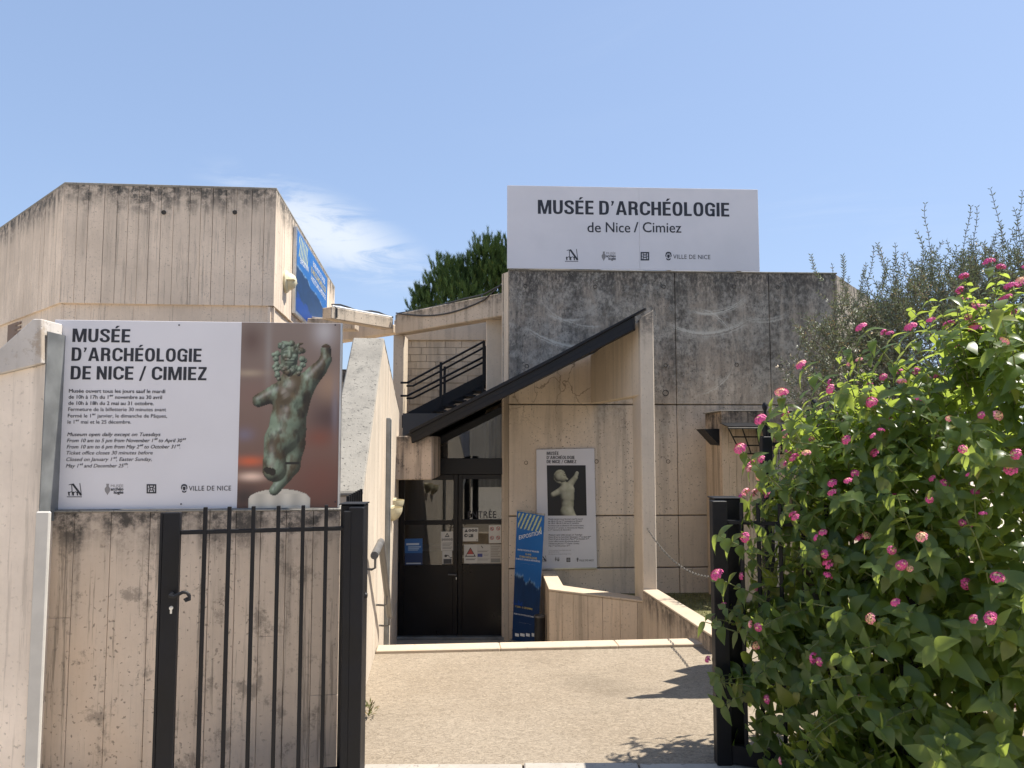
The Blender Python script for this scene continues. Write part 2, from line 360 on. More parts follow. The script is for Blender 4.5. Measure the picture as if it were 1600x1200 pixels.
# text as flat print
_tc = {}
def text_raw(body, bold, shear, space):
    key = (body, shear, space)
    if key not in _tc:
        c = bpy.data.curves.new('t', 'FONT'); c.body = body; c.shear = shear; c.space_character = space; c.resolution_u = 3; c.fill_mode = 'FRONT' if 0 else c.fill_mode
        o = bpy.data.objects.new('t', c); COL.objects.link(o)
        dg = bpy.context.evaluated_depsgraph_get(); dg.update(); me = bpy.data.meshes.new_from_object(o.evaluated_get(dg))
        _tc[key] = ([tuple(v.co) for v in me.vertices], [tuple(p.vertices) for p in me.polygons])
        bpy.data.objects.remove(o); bpy.data.curves.remove(c); bpy.data.meshes.remove(me)
    return _tc[key]
def cond_raw(body):
    # condensed grotesque capitals drawn as strokes, cap height .682
    def cr(pts, n=7):
        P = [Vector(p) for p in pts]; out = []
        for i in range(len(P) - 1):
            a, b_, c, d_ = P[max(i - 1, 0)], P[i], P[i + 1], P[min(i + 2, len(P) - 1)]
            for k in range(n):
                t = k / n; out.append(.5 * ((2 * b_) + (c - a) * t + (2 * a - 5 * b_ + 4 * c - d_) * t * t + (3 * b_ - a - 3 * c + d_) * t ** 3))
        return out + [P[-1]]
    def rib(pts, w=.185, wh=.155, closed=False):
        n = len(pts); L = []; Rr = []
        for i, p in enumerate(pts):
            t = (pts[(i + 1) % n] - pts[i - 1]) if closed else (pts[min(i + 1, n - 1)] - pts[max(i - 1, 0)])
            t = t.normalized(); nn = Vector((-t.y, t.x)); k = (w * abs(nn.x) + wh * abs(nn.y)) / 2 / max(1e-6, abs(nn.x) + abs(nn.y)) * 1.0
            k = .5 * (w * nn.x ** 2 + wh * nn.y ** 2); L.append(p + nn * k); Rr.append(p - nn * k)
        q = [[L[i], L[i + 1], Rr[i + 1], Rr[i]] for i in range(n - 1)]
        if closed: q.append([L[-1], L[0], Rr[0], Rr[-1]])
        return q
    def rc(x0, y0, x1, y1): return [Vector(p) for p in ((x0, y0), (x1, y0), (x1, y1), (x0, y1))]
    def pg(*p): return [Vector(q) for q in p]
    O = [Vector((.31 + .215 * (abs(math.cos(a)) ** .72) * (1 if math.cos(a) > 0 else -1), .5 + .43 * (abs(math.sin(a)) ** .72) * (1 if math.sin(a) > 0 else -1))) for a in np.linspace(0, 2 * math.pi, 48, endpoint=False)]
    Ee = [rc(0, 0, .19, 1), rc(.19, 0, .5, .155), rc(.19, .425, .47, .575), rc(.19, .845, .5, 1)]
    Cc = rib(cr([(.545, .66), (.52, .82), (.31, .925), (.125, .80), (.095, .5), (.125, .20), (.31, .075), (.52, .18), (.545, .35)]))
    GL_ = {'M': ([pg((0, 0), (.18, 0), (.18, 1), (0, 1)), pg((.64, 0), (.82, 0), (.82, 1), (.64, 1)), pg((.18, 1), (.18, .62), (.33, 0), (.41, 0), (.41, .30), (.255, 1)), pg((.64, 1), (.565, 1), (.41, .30), (.41, 0), (.49, 0), (.64, .62))], .82),
           'U': (rib([Vector((.095, 1)), Vector((.095, .5))] + cr([(.095, .36), (.14, .14), (.30, .075), (.46, .14), (.505, .36)]) + [Vector((.505, .5)), Vector((.505, 1))]), .6),
           'S': (rib(cr([(.485, .70), (.45, .87), (.285, .925), (.125, .86), (.105, .72), (.20, .59), (.40, .45), (.49, .29), (.44, .13), (.285, .075), (.11, .14), (.075, .31)])), .57),
           'E': (Ee, .51), 'É': (Ee + [pg((.20, 1.06), (.31, 1.06), (.48, 1.24), (.29, 1.24))], .51),
           'D': ([rc(0, 0, .19, 1)] + rib([Vector((.19, .925))] + cr([(.28, .925), (.45, .85), (.505, .5), (.45, .15), (.28, .075)]) + [Vector((.19, .075))]), .6),
           '’': ([pg((.03, 1), (.2, 1), (.2, .88), (.11, .66), (.03, .66), (.08, .84))], .22),
           'A': ([pg((0, 0), (.185, 0), (.36, .86), (.34, 1), (.235, 1)), pg((.68, 0), (.495, 0), (.32, .86), (.34, 1), (.445, 1)), rc(.18, .2, .5, .345)], .68),
           'R': ([rc(0, 0, .19, 1)] + rib([Vector((.19, .925))] + cr([(.28, .925), (.43, .88), (.475, .72), (.43, .55), (.28, .495)]) + [Vector((.19, .495))]) + rib(cr([(.33, .5), (.46, .40), (.47, .2), (.50, 0)])), .6),
           'C': (Cc, .61), 'H': ([rc(0, 0, .19, 1), rc(.41, 0, .6, 1), rc(.19, .42, .41, .575)], .6), 'O': (rib(O, closed=True), .62), 'L': ([rc(0, 0, .19, 1), rc(.19, 0, .47, .155)], .48),
           'G': (Cc[:-6] + [rc(.32, .40, .6, .54), rc(.44, .0, .6, .40)], .62), 'I': ([rc(0, 0, .19, 1)], .19),
           'N': ([rc(0, 0, .18, 1), rc(.42, 0, .6, 1), pg((.18, 1), (.18, .56), (.42, 0), (.42, .44))], .6), 'Z': ([rc(0, 0, .52, .155), rc(.02, .845, .52, 1), pg((0, .155), (.2, .155), (.52, .845), (.32, .845))], .52), '/': ([pg((0, -.08), (.13, -.08), (.42, 1.03), (.29, 1.03))], .42)}
    V = []; Fc = []; x = 0.
    for ch in body:
        if ch == ' ': x += .24; continue
        ps, w = GL_[ch]
        for q in ps:
            Fc.append(tuple(range(len(V), len(V) + len(q)))); V += [((x + p.x) * .682, p.y * .682, 0) for p in q]
        x += w + .095
    return V, Fc
def text(parent, vp, body, px0, px1, pyb, cap, mat, bold=.0, shear=0., d=.0, space=1., name='lettering', tilt=0., cond=False):
    v, f = cond_raw(body) if cond else text_raw(body, bold, shear, space)
    s0, z0 = vp.sz(px0, pyb, d); s1, _ = vp.sz(px1, pyb, d); _, zc = vp.sz(px0, pyb - cap, d)
    x0 = min(p[0] for p in v); x1 = max(p[0] for p in v); kx = (s1 - s0) / (x1 - x0); kz = (zc - z0) / .682
    mb = MB()
    for k, (ox, oz) in enumerate(((0, 0), (bold, .45 * bold), (-bold, -.45 * bold), (bold, -.45 * bold), (-bold, .45 * bold)) if bold else ((0, 0),)):
        n0 = len(mb.v); mb.v += [tuple(vp.p(s0 + (p[0] + ox - x0) * kx, z0 + (p[1] + oz) * kz + tilt * (p[0] - x0) * kx, d + k * .00012)) for p in v]; mb.f += [tuple(i + n0 for i in q) for q in f]
    mb.m = [0] * len(mb.f)
    return obj(name, mb, mat, parent)
def pgrid(name, parent, vp, corners, img, d, thick=0.):
    """flat print: img is H x W x 3 linear colour, row 0 on top; corners (s,z): TL, TR, BR, BL"""
    H, Wd, _ = img.shape; tl, tr, br, bl = [np.array(c) for c in corners]
    u = np.linspace(0, 1, Wd)[None, :, None]; t = np.linspace(0, 1, H)[:, None, None]
    q = (tl * (1 - u) + tr * u) * (1 - t) + (bl * (1 - u) + br * u) * t
    A = np.array(vp.A); e = np.array(vp.e); n = np.array(vp.n)
    xy = A + q[..., :1] * e + n * d; P = np.concatenate([xy, q[..., 1:]], -1).reshape(-1, 3)
    idx = np.arange(H * Wd).reshape(H, Wd)
    fc = np.stack([idx[1:, :-1], idx[1:, 1:], idx[:-1, 1:], idx[:-1, :-1]], -1).reshape(-1, 4)
    me = bpy.data.meshes.new(name); me.from_pydata(P.tolist(), [], fc.tolist()); me.materials.append(M['print'])
    at = me.color_attributes.new('Col', 'FLOAT_COLOR', 'POINT'); rgba = np.ones((H * Wd, 4), np.float32); rgba[:, :3] = np.clip(img.reshape(-1, 3), 0, 1); at.data.foreach_set('color', rgba.ravel())
    return link(bpy.data.objects.new(name, me), parent)
def srgb(*c):
    c = np.array(c, float) / 255; return np.where(c <= .04045, c / 12.92, ((c + .055) / 1.055) ** 2.4)
def vnoise(H, Wd, cells, seed, octs=4):
    r = np.random.default_rng(seed); out = np.zeros((H, Wd)); amp = 1; tot = 0
    for k in range(octs):
        n = cells * 2 ** k; g = r.random((n + 2, n + 2)); yy = np.linspace(0, n, H, endpoint=False); xx = np.linspace(0, n, Wd, endpoint=False)
        y0 = yy.astype(int); x0 = xx.astype(int); fy = (yy - y0)[:, None]; fx = (xx - x0)[None]; fy = fy * fy * (3 - 2 * fy); fx = fx * fx * (3 - 2 * fx)
        out += amp * ((g[y0][:, x0] * (1 - fx) + g[y0][:, x0 + 1] * fx) * (1 - fy) + (g[y0 + 1][:, x0] * (1 - fx) + g[y0 + 1][:, x0 + 1] * fx) * fy); tot += amp; amp *= .55
    return out / tot
def sdf_figure(X, Y, prims, k=14., zmax=260., steps=46):
    """front surface of smoothly merged round cones seen straight on -> hit mask, normals"""
    def dist(p):
        d = None
        for (ax, ay, az, ra), (bx, by, bz, rb), kk in prims:
            a_ = np.array([ax, ay, az]); ab = np.array([bx - ax, by - ay, bz - az]); L = max(ab @ ab, 1e-6)
            t = np.clip(((p - a_) @ ab) / L, 0, 1); q = np.linalg.norm(p - a_ - t[:, None] * ab, axis=1) - (ra + (rb - ra) * t)
            if d is None: d = q
            else:
                h = np.clip(.5 + .5 * (d - q) / kk, 0, 1); d = d * (1 - h) + q * h - kk * h * (1 - h)
        return d
    P = np.stack([X.ravel(), Y.ravel(), np.full(X.size, zmax)], 1).astype(float)
    for _ in range(steps):
        P[:, 2] -= np.minimum(dist(P) * .85, 60); P[:, 2] = np.maximum(P[:, 2], -zmax)
    hit = dist(P) < 2.5; e = 1.5; nrm = np.zeros_like(P)
    for i in range(3):
        dd = np.zeros(3); dd[i] = e; nrm[:, i] = dist(P + dd) - dist(P - dd)
    nrm /= np.linalg.norm(nrm, axis=1, keepdims=True) + 1e-9
    return hit.reshape(X.shape), nrm.reshape(*X.shape, 3), P[:, 2].reshape(X.shape)
def logos(parent, vp, d, mn, am, sq, cr, vl, scale=1.):
    """the four marks printed along the foot of a panel; each given by photo rectangles"""
    def at(rect, pts):
        x0, y0, x1, y1 = rect; return [vp.p(*vp.sz(x0 + (x1 - x0) * a, y0 + (y1 - y0) * c, d), d) for a, c in pts]
    mb = MB()
    mb.poly(at(mn, [(.30, .06), (.45, .02), (.97, .80), (.97, .88), (.86, .88), (.36, .12)]))
    mb.poly(at(mn, [(.30, .08), (.36, .12), (.38, .86), (.34, .86)])); mb.poly(at(mn, [(.82, 0), (.87, 0), (.96, .80), (.92, .80)])); mb.poly(at(mn, [(.14, .1), (.30, .04), (.33, .09), (.14, .14)]))
    for a in (.08, .36, .62): mb.poly(at(mn, [(a, .62), (a + .1, .60), (a + .12, .88), (a + .04, .88)]))
    for a in (.14, .42): mb.poly(at(mn, [(a, .68), (a + .14, .58), (a + .24, .62), (a + .24, .68), (a + .14, .63), (a + .02, .74)]))
    for i in range(13):
        a = .02 + i * .075; mb.poly(at(mn, [(a, .93), (a + .05, .93), (a + .05, 1.0), (a, 1.0)]))
    obj('monogram', mb, M['ink'], parent)
    mb = MB(); mb.poly(at(am, [(.08, 0), (.24, 0), (.22, .2), (.30, .42), (.28, .66), (.18, .88), (.15, 1), (.12, .88), (.02, .66), (0, .42), (.10, .2)]))
    obj('amphora_mark', mb, M['greyink'], parent)
    x0, y0, x1, y1 = am; w = x1 - x0; h = y1 - y0
    text(parent, vp, 'MUSÉE', x0 + .33 * w, x1, y0 + .30 * h, .24 * h, M['greyink'], .0, 0, d)
    text(parent, vp, 'archéo', x0 + .33 * w, x1, y0 + .58 * h, .26 * h, M['ink'], .035, 0, d)
    text(parent, vp, 'logie', x0 + .5 * w, x1, y0 + .86 * h, .26 * h, M['ink'], .035, 0, d)
    mb = MB()
    def rq(a0, c0, a1, c1): mb.poly(at(sq, [(a0, c0), (a1, c0), (a1, c1), (a0, c1)]))
    rq(0, 0, 1, .16); rq(0, .84, 1, 1); rq(0, .16, .14, .84); rq(.86, .16, 1, .84)
    rq(.24, .16, .34, .40); rq(.66, .16, .76, .40); rq(.24, .60, .34, .84); rq(.66, .60, .76, .84); rq(.34, .28, .66, .40); rq(.34, .60, .66, .70); rq(.34, .40, .42, .60); rq(.58, .40, .66, .60); rq(.14, .46, .34, .54); rq(.66, .46, .86, .54)
    obj('square_mark', mb, M['ink'], parent)
    mb = MB(); mb.poly(at(cr, [(.1, .1), (.35, 0), (.65, 0), (.9, .1), (1, .45), (.9, .62), (.8, .62), (.84, .4), (.72, .2), (.28, .2), (.16, .4), (.2, .62), (.1, .62), (0, .45)]))
    mb.poly(at(cr, [(.3, .3), (.7, .3), (.7, .62), (.5, .76), (.3, .62)])); mb.poly(at(cr, [(.15, .70), (.5, .86), (.85, .70), (.8, .92), (.5, 1), (.2, .92)]))
    obj('crest_mark', mb, M['ink'], parent)
    text(parent, vp, 'VILLE DE NICE', vl[0], vl[1], vl[2], vl[3], M['ink'], .004, 0, d, 1.08)

# ================================================================== GROUND
def rects_around(hx0, hx1, hy0, hy1, z, far=600):
    mb = MB()
    for x0, x1, y0, y1 in ((-far, far, -far, hy0), (-far, hx0, hy0, hy1), (hx1, far, hy0, hy1), (-far, far, hy1, far)):
        mb.poly([(x0, y0, z), (x1, y0, z), (x1, y1, z), (x0, y1, z)])
    return mb
structure(obj('ground', rects_around(-1.75, 1.62, 5.6, 11.4, -.32), M['pale_paving']))
structure(obj('street', MB().box(-45, 45, -30, 3.66, -.30, -.012), M['pale_paving']))
LWL = lambda y: -.45 - .0985 * y               # foot line of the left stair wall
KL = G(587, 1022, 0.); KR = G(1116, 1010, 0.)
structure(obj('forecourt', MB().up([(-.95, 3.94), (6, 3.94), (6, 5.95), (KR.x + .06, KR.y), (KL.x - .1, KL.y), (LWL(4.8) - .1, 4.8)], -.30, 0), M['forecourt']))
th = structure(bpy.data.objects.new('threshold', None)); th.location = (.2, 3.8, 0); COL.objects.link(th); th['kind'] = 'structure'
for x0, x1, j in ((-.73, .05, -.002), (.06, .62, .004), (.63, 1.28, .0)):
    obj('threshold_stone', MB().box(x0, x1, 3.67, 3.935, -.20, .012 + j), M['threshold'], th, bevel=.006)
kd = (KR - KL).normalized(); kn = Vector((-kd.y, kd.x, 0))
kb = structure(bpy.data.objects.new('kerb', None)); kb.location = (KL.x, KL.y, 0); COL.objects.link(kb)
cuts = [0, .36, .71, 1.0]
for i in range(3):
    a = KL.lerp(KR, cuts[i]) + kd * (.001 if i else 0); c = KL.lerp(KR, cuts[i + 1]) - kd * .001
    q = [a, c, c + kn * .17, a + kn * .17]; obj('kerb_stone', MB().prism([(p.x, p.y, -.2) for p in q], [(p.x, p.y, .024) for p in q]), M['kerb'], kb, bevel=.006)
LAND = ZY(999, 9.75)
st = structure(bpy.data.objects.new('entrance_steps', None)); st.location = (0, 6.6, LAND); COL.objects.link(st)
NS = 5; rise = (.0 - LAND) / NS; y0 = 5.98
for i in range(NS - 1):
    ya = y0 + .02 + i * .31; zt = -rise * (i + 1)
    dy = (KR.y - KL.y)
    q = [(LWL(ya) + .002, ya - .09), (1.50, ya + dy - .10), (1.50, ya + .33 + dy - .10), (LWL(ya + .33) + .002, ya + .33 - .09)]
    obj('step', MB().up(q, -1.1, zt), M['step'], st, bevel=.006)
structure(obj('landing', MB().up([(LWL(6.5) - .02, 6.5), (1.5, 6.7), (1.33, 9.9), (LWL(9.9) - .05, 9.9)], -1.2, LAND), M['step']))
lawn = MB().prism([(1.5, 5.98, -.06), (7, 5.98, -.06), (7, 12, -.30), (4.3, 9.9, -.27), (.40, 9.62, -.27), (.46, 8.4, -.2), (1.44, 7.9, -.16), (1.47, 7.75, -.16)], [(1.5, 5.98, -.5), (7, 5.98, -.5), (7, 12, -.5), (4.3, 9.9, -.5), (.40, 9.62, -.5), (.46, 8.4, -.5), (1.44, 7.9, -.5), (1.47, 7.75, -.5)])
structure(obj('lawn', lawn, M['turf']))
n = 7000; bx = rng.uniform(1.62, 3.4, n); by = rng.uniform(6.05, 9.5, n); bz = -.06 - (by - 6) / 3.7 * .21
mb = MB()
for i in range(n):
    a = rng.uniform(0, 6.28); h = rng.uniform(.02, .06); w = .004; l = rng.uniform(-.03, .03, 2)
    c, s_ = math.cos(a) * w, math.sin(a) * w
    mb.poly([(bx[i] - c, by[i] - s_, bz[i] - .005), (bx[i] + c, by[i] + s_, bz[i] - .005), (bx[i] + l[0], by[i] + l[1], bz[i] + h)])
tag(obj('grass', mb, M['grass']), 'short dry grass in front of the weathered concrete wall', 'grass', kind='stuff')

# ================================================================== MUSEUM (right volume)
MAIN = VP((-.04, 9.6), (4.2, 9.815)); ZT = ZY(424, 9.65)
mus = thing('museum_building', 'dark weathered concrete museum with the black glazed entrance and sloping black canopy', 'building', (1, 9.7, -.3))
z1 = MAIN.sz(900, 632)[1]; z2 = MAIN.sz(900, 806)[1]; z3 = MAIN.sz(1000, 887)[1]
obj('wall_core', MB().up([(-.12, 9.72), (4.2, 9.86), (6.5, 12.95), (6.5, 18), (-.1, 18)], -1.15, ZT - .02), M['wall'], mus)
obj('chamfer', MB().up([(-.13, 9.76), (-.045, 9.61), (-.03, 9.75)], -1.1, ZT - .012), M['smooth'], mus)
WPN = []; sx = [0, MAIN.sz(1057, 600)[0], MAIN.sz(1205, 600)[0], MAIN.L]
zs = [-1.1, z3, z2, z1, ZT]
for i in range(3):
    for j in range(4):
        g = .007; out = {0: .018, 1: 0, 2: 0, 3: .0}[j] + random.uniform(-.002, .002)
        a, c = sx[i] + (.004 if i else 0), sx[i + 1] - (.004 if i < 2 else 0)
        WPN.append((a, c, zs[j], zs[j + 1], 0)); WPN[-1] = WPN[-1][:4] + (obj('wall_panel', MB().rect(MAIN, a, c, zs[j] + g, zs[j + 1] - (g if j < 3 else 0), -.11, out), M['wall'], mus, bevel=.006),)
OBL = VP((4.2, 9.815), (6.5, 12.95))
for i in range(4):
    for j, (a, c) in enumerate(((-.4, z1), (z1, ZT))):
        obj('wall_panel', MB().rect(OBL, OBL.L * i / 4 + .006, OBL.L * (i + 1) / 4 - .006, a + .006, c - .004, -.1, 0.004 * (i % 2)), M['wall'], mus, bevel=.006)
for px, py, r in ((821, 447, 2.6), (930, 448, 2.6), (1037, 448, 2.6), (1147, 448, 2.6), (1215, 449, 2.6), (823, 572, 2.6), (1040, 571, 2.6), (1151, 570, 2.6), (1220, 572, 2.6), (1040, 614, 4), (1044, 721, 2.6), (932, 721, 2.6), (822, 723, 2.4)):
    s_, z_ = MAIN.sz(px, py); r = r * 9.65 / 1200
    k = MB(); k.lathe([(r * 1.25, -.01), (r * 1.25, .003), (r, .004), (r * .9, -.006), (.001, -.006)], MAIN.p(s_, z_, .002), 14, 0, (MAIN.n.x, MAIN.n.y, 0))
    obj('tie_hole', k, M['dark_hole'], [w for w in WPN if w[0] <= s_ <= w[1] and w[2] <= z_ <= w[3]][0][4], smooth=True)
# thin lime trickle and coping line on top
obj('coping', MB().rect(MAIN, -.004, MAIN.L + .01, ZT + .001, ZT + .02, -.3, .008), M['coping'], mus, bevel=.004)

# doors
DR = VP((-1.52, 9.80), (-.035, 9.80)); BKD = M['doorblack']
def prect(mb, vp, x0, y0, x1, y1, d0, d1, mi=0):
    (a, zt), (c, zb) = vp.sz(x0, y0), vp.sz(x1, y1); return mb.rect(vp, a, c, zb, zt, d0, d1, mi)
fr = MB()
zb0 = LAND + .004
sL, _ = DR.sz(617, 860); sR, _ = DR.sz(797, 860); sl0, zh = DR.sz(624, 733); sr0, _ = DR.sz(790, 733)
ztr = DR.sz(700, 716)[1]; zhead = DR.sz(700, 741)[1]
fr.rect(DR, sL, sl0, zb0, zhead, -.05, .05); fr.rect(DR, sr0, sR, zb0, 2.18, -.05, .05); fr.rect(DR, sL, sr0, zhead, ztr, -.05, .052)
sP, _ = DR.sz(677, 700)
def zroof(x): return ROOF0 + .5 * (x + 1.16)
ROOF0 = 1.60
fr.slab(DR, [(sL, ztr), (sP, ztr), (sP, zroof(DR.p(sP, 0).x) - .10), (sL, zroof(DR.p(sL, 0).x) - .10)], -.05, .045)
fr.slab(DR, [(sP, zroof(DR.p(sP, 0).x) - .16), (sr0, zroof(DR.p(sr0, 0).x) - .16), (sr0, zroof(DR.p(sr0, 0).x) - .06), (sP, zroof(DR.p(sP, 0).x) - .06)], -.04, .04)
dfr = obj('door_frame', fr, BKD, mus, bevel=.004)
tp = MB().slab(DR, [(sP, ztr), (sr0, ztr), (sr0, zroof(DR.p(sr0, 0).x) - .12), (sP, zroof(DR.p(sP, 0).x) - .12)], -.012, 0)
obj('pane', tp, M['glass'], dfr)
smid, _ = DR.sz(715.5, 860)
for x0, x1, sa, sb, yt in ((632, 708.5, sl0 + .004, smid - .003, 0), (723, 784.5, smid + .003, sr0 - .004, -1.5)):
    a, _ = DR.sz(x0, 800); c, _ = DR.sz(x1, 800)
    u0, u1 = DR.sz(x0, 813 + yt)[1], DR.sz(x0, 750 + yt)[1]; l0, l1 = DR.sz(x0, 883 + yt)[1], DR.sz(x0, 820 + yt)[1]
    lf = MB(); zt_ = zhead - .004
    lf.rect(DR, sa, a, zb0 + .01, zt_, -.03, .012); lf.rect(DR, c, sb, zb0 + .01, zt_, -.03, .012)
    lf.rect(DR, a, c, u1, zt_, -.03, .012); lf.rect(DR, a, c, l1, u0, -.03, .012); lf.rect(DR, a, c, zb0 + .01, l0, -.03, .010)
    leaf = obj('door_leaf', lf, BKD, mus, bevel=.003)
    for zz0, zz1 in ((u0, u1), (l0, l1)): obj('pane', MB().rect(DR, a - .004, c + .004, zz0 - .004, zz1 + .004, -.016, -.008), M['glass'], leaf)
    if x0 < 700:
        (hs, hz) = DR.sz(713, 897)
        obj('handle', MB().tube([DR.p(hs, hz, .01), DR.p(hs, hz, .06), DR.p(hs - .10, hz + .005, .06)], .009, 8), M['railgrey'], leaf, smooth=True)
        (ks, kz) = DR.sz(713, 903); obj('keyhole', MB().rect(DR, ks - .008, ks + .008, kz - .02, kz + .012, .01, .016), M['alu'], leaf, bevel=.003)
    else:
        text(leaf, DR, 'ENTRÉE', 731, 775, 809, 10, M['ink'], .01, 0, .0, 1.15)
obj('threshold_bar', MB().rect(DR, sL, sR, LAND + .001, LAND + .035, -.06, .09), M['galv'], mus, bevel=.004)
# room behind the doors
rm = MB()
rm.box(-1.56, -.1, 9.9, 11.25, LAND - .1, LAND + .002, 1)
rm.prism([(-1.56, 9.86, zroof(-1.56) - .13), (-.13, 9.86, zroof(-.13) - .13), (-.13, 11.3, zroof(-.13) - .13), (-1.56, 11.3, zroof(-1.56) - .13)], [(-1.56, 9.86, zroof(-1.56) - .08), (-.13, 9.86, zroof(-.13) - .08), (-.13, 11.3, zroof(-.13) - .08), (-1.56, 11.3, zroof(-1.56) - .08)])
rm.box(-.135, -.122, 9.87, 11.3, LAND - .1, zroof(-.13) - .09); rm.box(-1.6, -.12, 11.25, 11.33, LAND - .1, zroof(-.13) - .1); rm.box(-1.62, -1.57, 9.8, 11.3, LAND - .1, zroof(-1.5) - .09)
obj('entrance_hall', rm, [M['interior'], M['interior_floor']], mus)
for k, px in enumerate((757, 765.5, 774.5, 783.5)):
    p = W(px, 680, 10.25); obj('screen_bar', MB().box(p.x - .012, p.x + .012, 10.24, 10.27, ztr - .4, zroof(p.x) - .14), M['railgrey'], mus)
cn = W(700, 800, 10.8); obj('desk_front', MB().box(-1.3, -.4, 10.7, 11.1, LAND, LAND + .95), M['interior_floor'], mus, bevel=.01)
obj('desk_top', MB().box(-1.34, -.36, 10.66, 11.12, LAND + .952, LAND + .99), M['plaster'], mus, bevel=.004)

# canopy: black fascia, roof sheet, supporting beam and column
FA = VP((W(641, 680, 8.7).x, 8.7), (W(1000, 500, 7.74).x, 7.74))
top = FA.px([(641, 674), (860, 562.5), (991, 494)]); bot = FA.px([(643, 692), (860, 583), (991, 515)])
can = obj('canopy', MB().slab(FA, bot + top[::-1], -.06, 0), M['roofblack'], mus, bevel=.004)
lip = FA.px([(641, 672), (860, 560.5), (1009, 481), (1009, 484), (860, 566), (641, 677.5)])
obj('drip_edge', MB().slab(FA, lip, -.04, .022), M['roofblack'], can, bevel=.002)
lip2 = FA.px([(644, 685), (860, 576), (989, 508), (989, 515.5), (860, 584), (644, 692.5)]); obj('lower_fascia', MB().slab(FA, lip2, -.05, .012), M['roofblack'], can, bevel=.002)
zA = top[0][1]; zB = top[-1][1]; pA = FA.p(top[0][0], 0); pB = FA.p(top[-1][0], 0); kx = (zB - zA) / (pB.x - pA.x)
def zr(x): return zA + kx * (x - pA.x) - .012
rp = [(pA.x, pA.y + .02), (pB.x, pB.y + .02), (1.30, 9.58), (-.06, 9.58), (-.14, 9.74), (-.14, 11.3), (-1.56, 11.3), (-1.56, 9.0)]
obj('roof_sheet', MB().prism([(x, y, zr(x)) for x, y in rp], [(x, y, zr(x) - .05) for x, y in rp]), [M['roofblack']], can)
BM = VP((.985, 9.6), (1.315, 7.77))
bz = 2.075
obj('canopy_beam', MB().slab(BM, [(0, bz), (BM.L - .02, bz), (BM.L - .02, zr(1.31) - .055), (0, zr(.985) - .055)], -.14, 0), M['smooth'], mus, bevel=.008)
cl0 = W(1003.5, 800, 7.75).x; cl1 = W(1025, 800, 7.75).x
zc0, zc1 = ZY(497, 7.75), ZY(484, 7.75)
obj('column', MB().prism([(cl0, 7.75, LAND), (cl1, 7.75, LAND), (cl1, 7.75, zc1), (cl0, 7.75, zc0)], [(cl0, 8.28, LAND), (cl1, 8.28, LAND), (cl1, 8.28, zc1), (cl0, 8.28, zc0)]), M['column'], mus, bevel=.008)
p0, p1 = W(613.5, 715, 8.72), W(675, 715, 8.72)
obj('lintel_block', MB().box(p0.x, p1.x, 8.72, 9.74, ZY(750, 8.72), ZY(681, 8.72)), M['blockstain'], mus, bevel=.012)

# ================================================================== LOW WALLS of the sunken entrance
t0 = .02; c0_, c1_, c2_ = G(846, 892, t0), G(858, 920.5, t0), G(1008, 939, t0)
lw = thing('low_wall', 'cream L-shaped low wall between the roll-up banner and the column', 'wall', (c1_.x + .3, c1_.y, LAND))
SA = VP((c0_.x, c0_.y), (c1_.x, c1_.y)); SB = VP((c1_.x, c1_.y), (c2_.x, c2_.y))
pl = [(c0_.x + .02, c0_.y), (c1_.x + .015, c1_.y + .02), (c2_.x, c2_.y + .02), (c2_.x + .02, c2_.y + .17), (c1_.x + .16, c1_.y + .19), (c0_.x + .16, c0_.y)]
obj('wall_core', MB().up(pl, LAND, t0 - .02), M['lowwall'], lw)
boards(lw, SB, 0, SB.L, LAND, t0 - .022, .16, M['lowwall'], thick=.019, gap=.003, dep=.002, splits=False)
pc = [(c0_.x - .004, c0_.y), (c1_.x - .004, c1_.y - .006), (c2_.x, c2_.y - .006), (c2_.x + .02, c2_.y + .18), (c1_.x + .165, c1_.y + .195), (c0_.x + .165, c0_.y)]
obj('coping', MB().up(pc, t0 - .018, t0 + .004), M['kerb'], lw, bevel=.004)
RWZ = .14; e0 = W(1004, 916, 7.745); e1 = G(1112, 992, RWZ)
rw = thing('low_wall', 'black-streaked low wall running from the column towards the pink shrub', 'wall', (1.5, 6.8, LAND))
RV = VP((e0.x, 7.745), (e1.x, e1.y))
boards(rw, RV, 0, RV.L, LAND, RWZ - .022, .15, M['lowdark'], thick=.019, gap=.003, dep=.002, splits=False)
pr = [(e0.x, 7.745), (e1.x, e1.y), (e1.x + .17, e1.y), (e0.x + .15, 7.745)]
obj('wall_core', MB().up([(x + (.02 if i in (0, 1) else 0), y) for i, (x, y) in enumerate(pr)], LAND, RWZ - .02), M['lowdark'], rw)
obj('coping', MB().up([(pr[0][0] - .004, pr[0][1]), (pr[1][0] - .004, pr[1][1] - .004), (pr[2][0] + .004, pr[2][1] - .004), (pr[3][0] + .004, pr[3][1])], RWZ - .018, RWZ), M['kerb'], rw, bevel=.004)

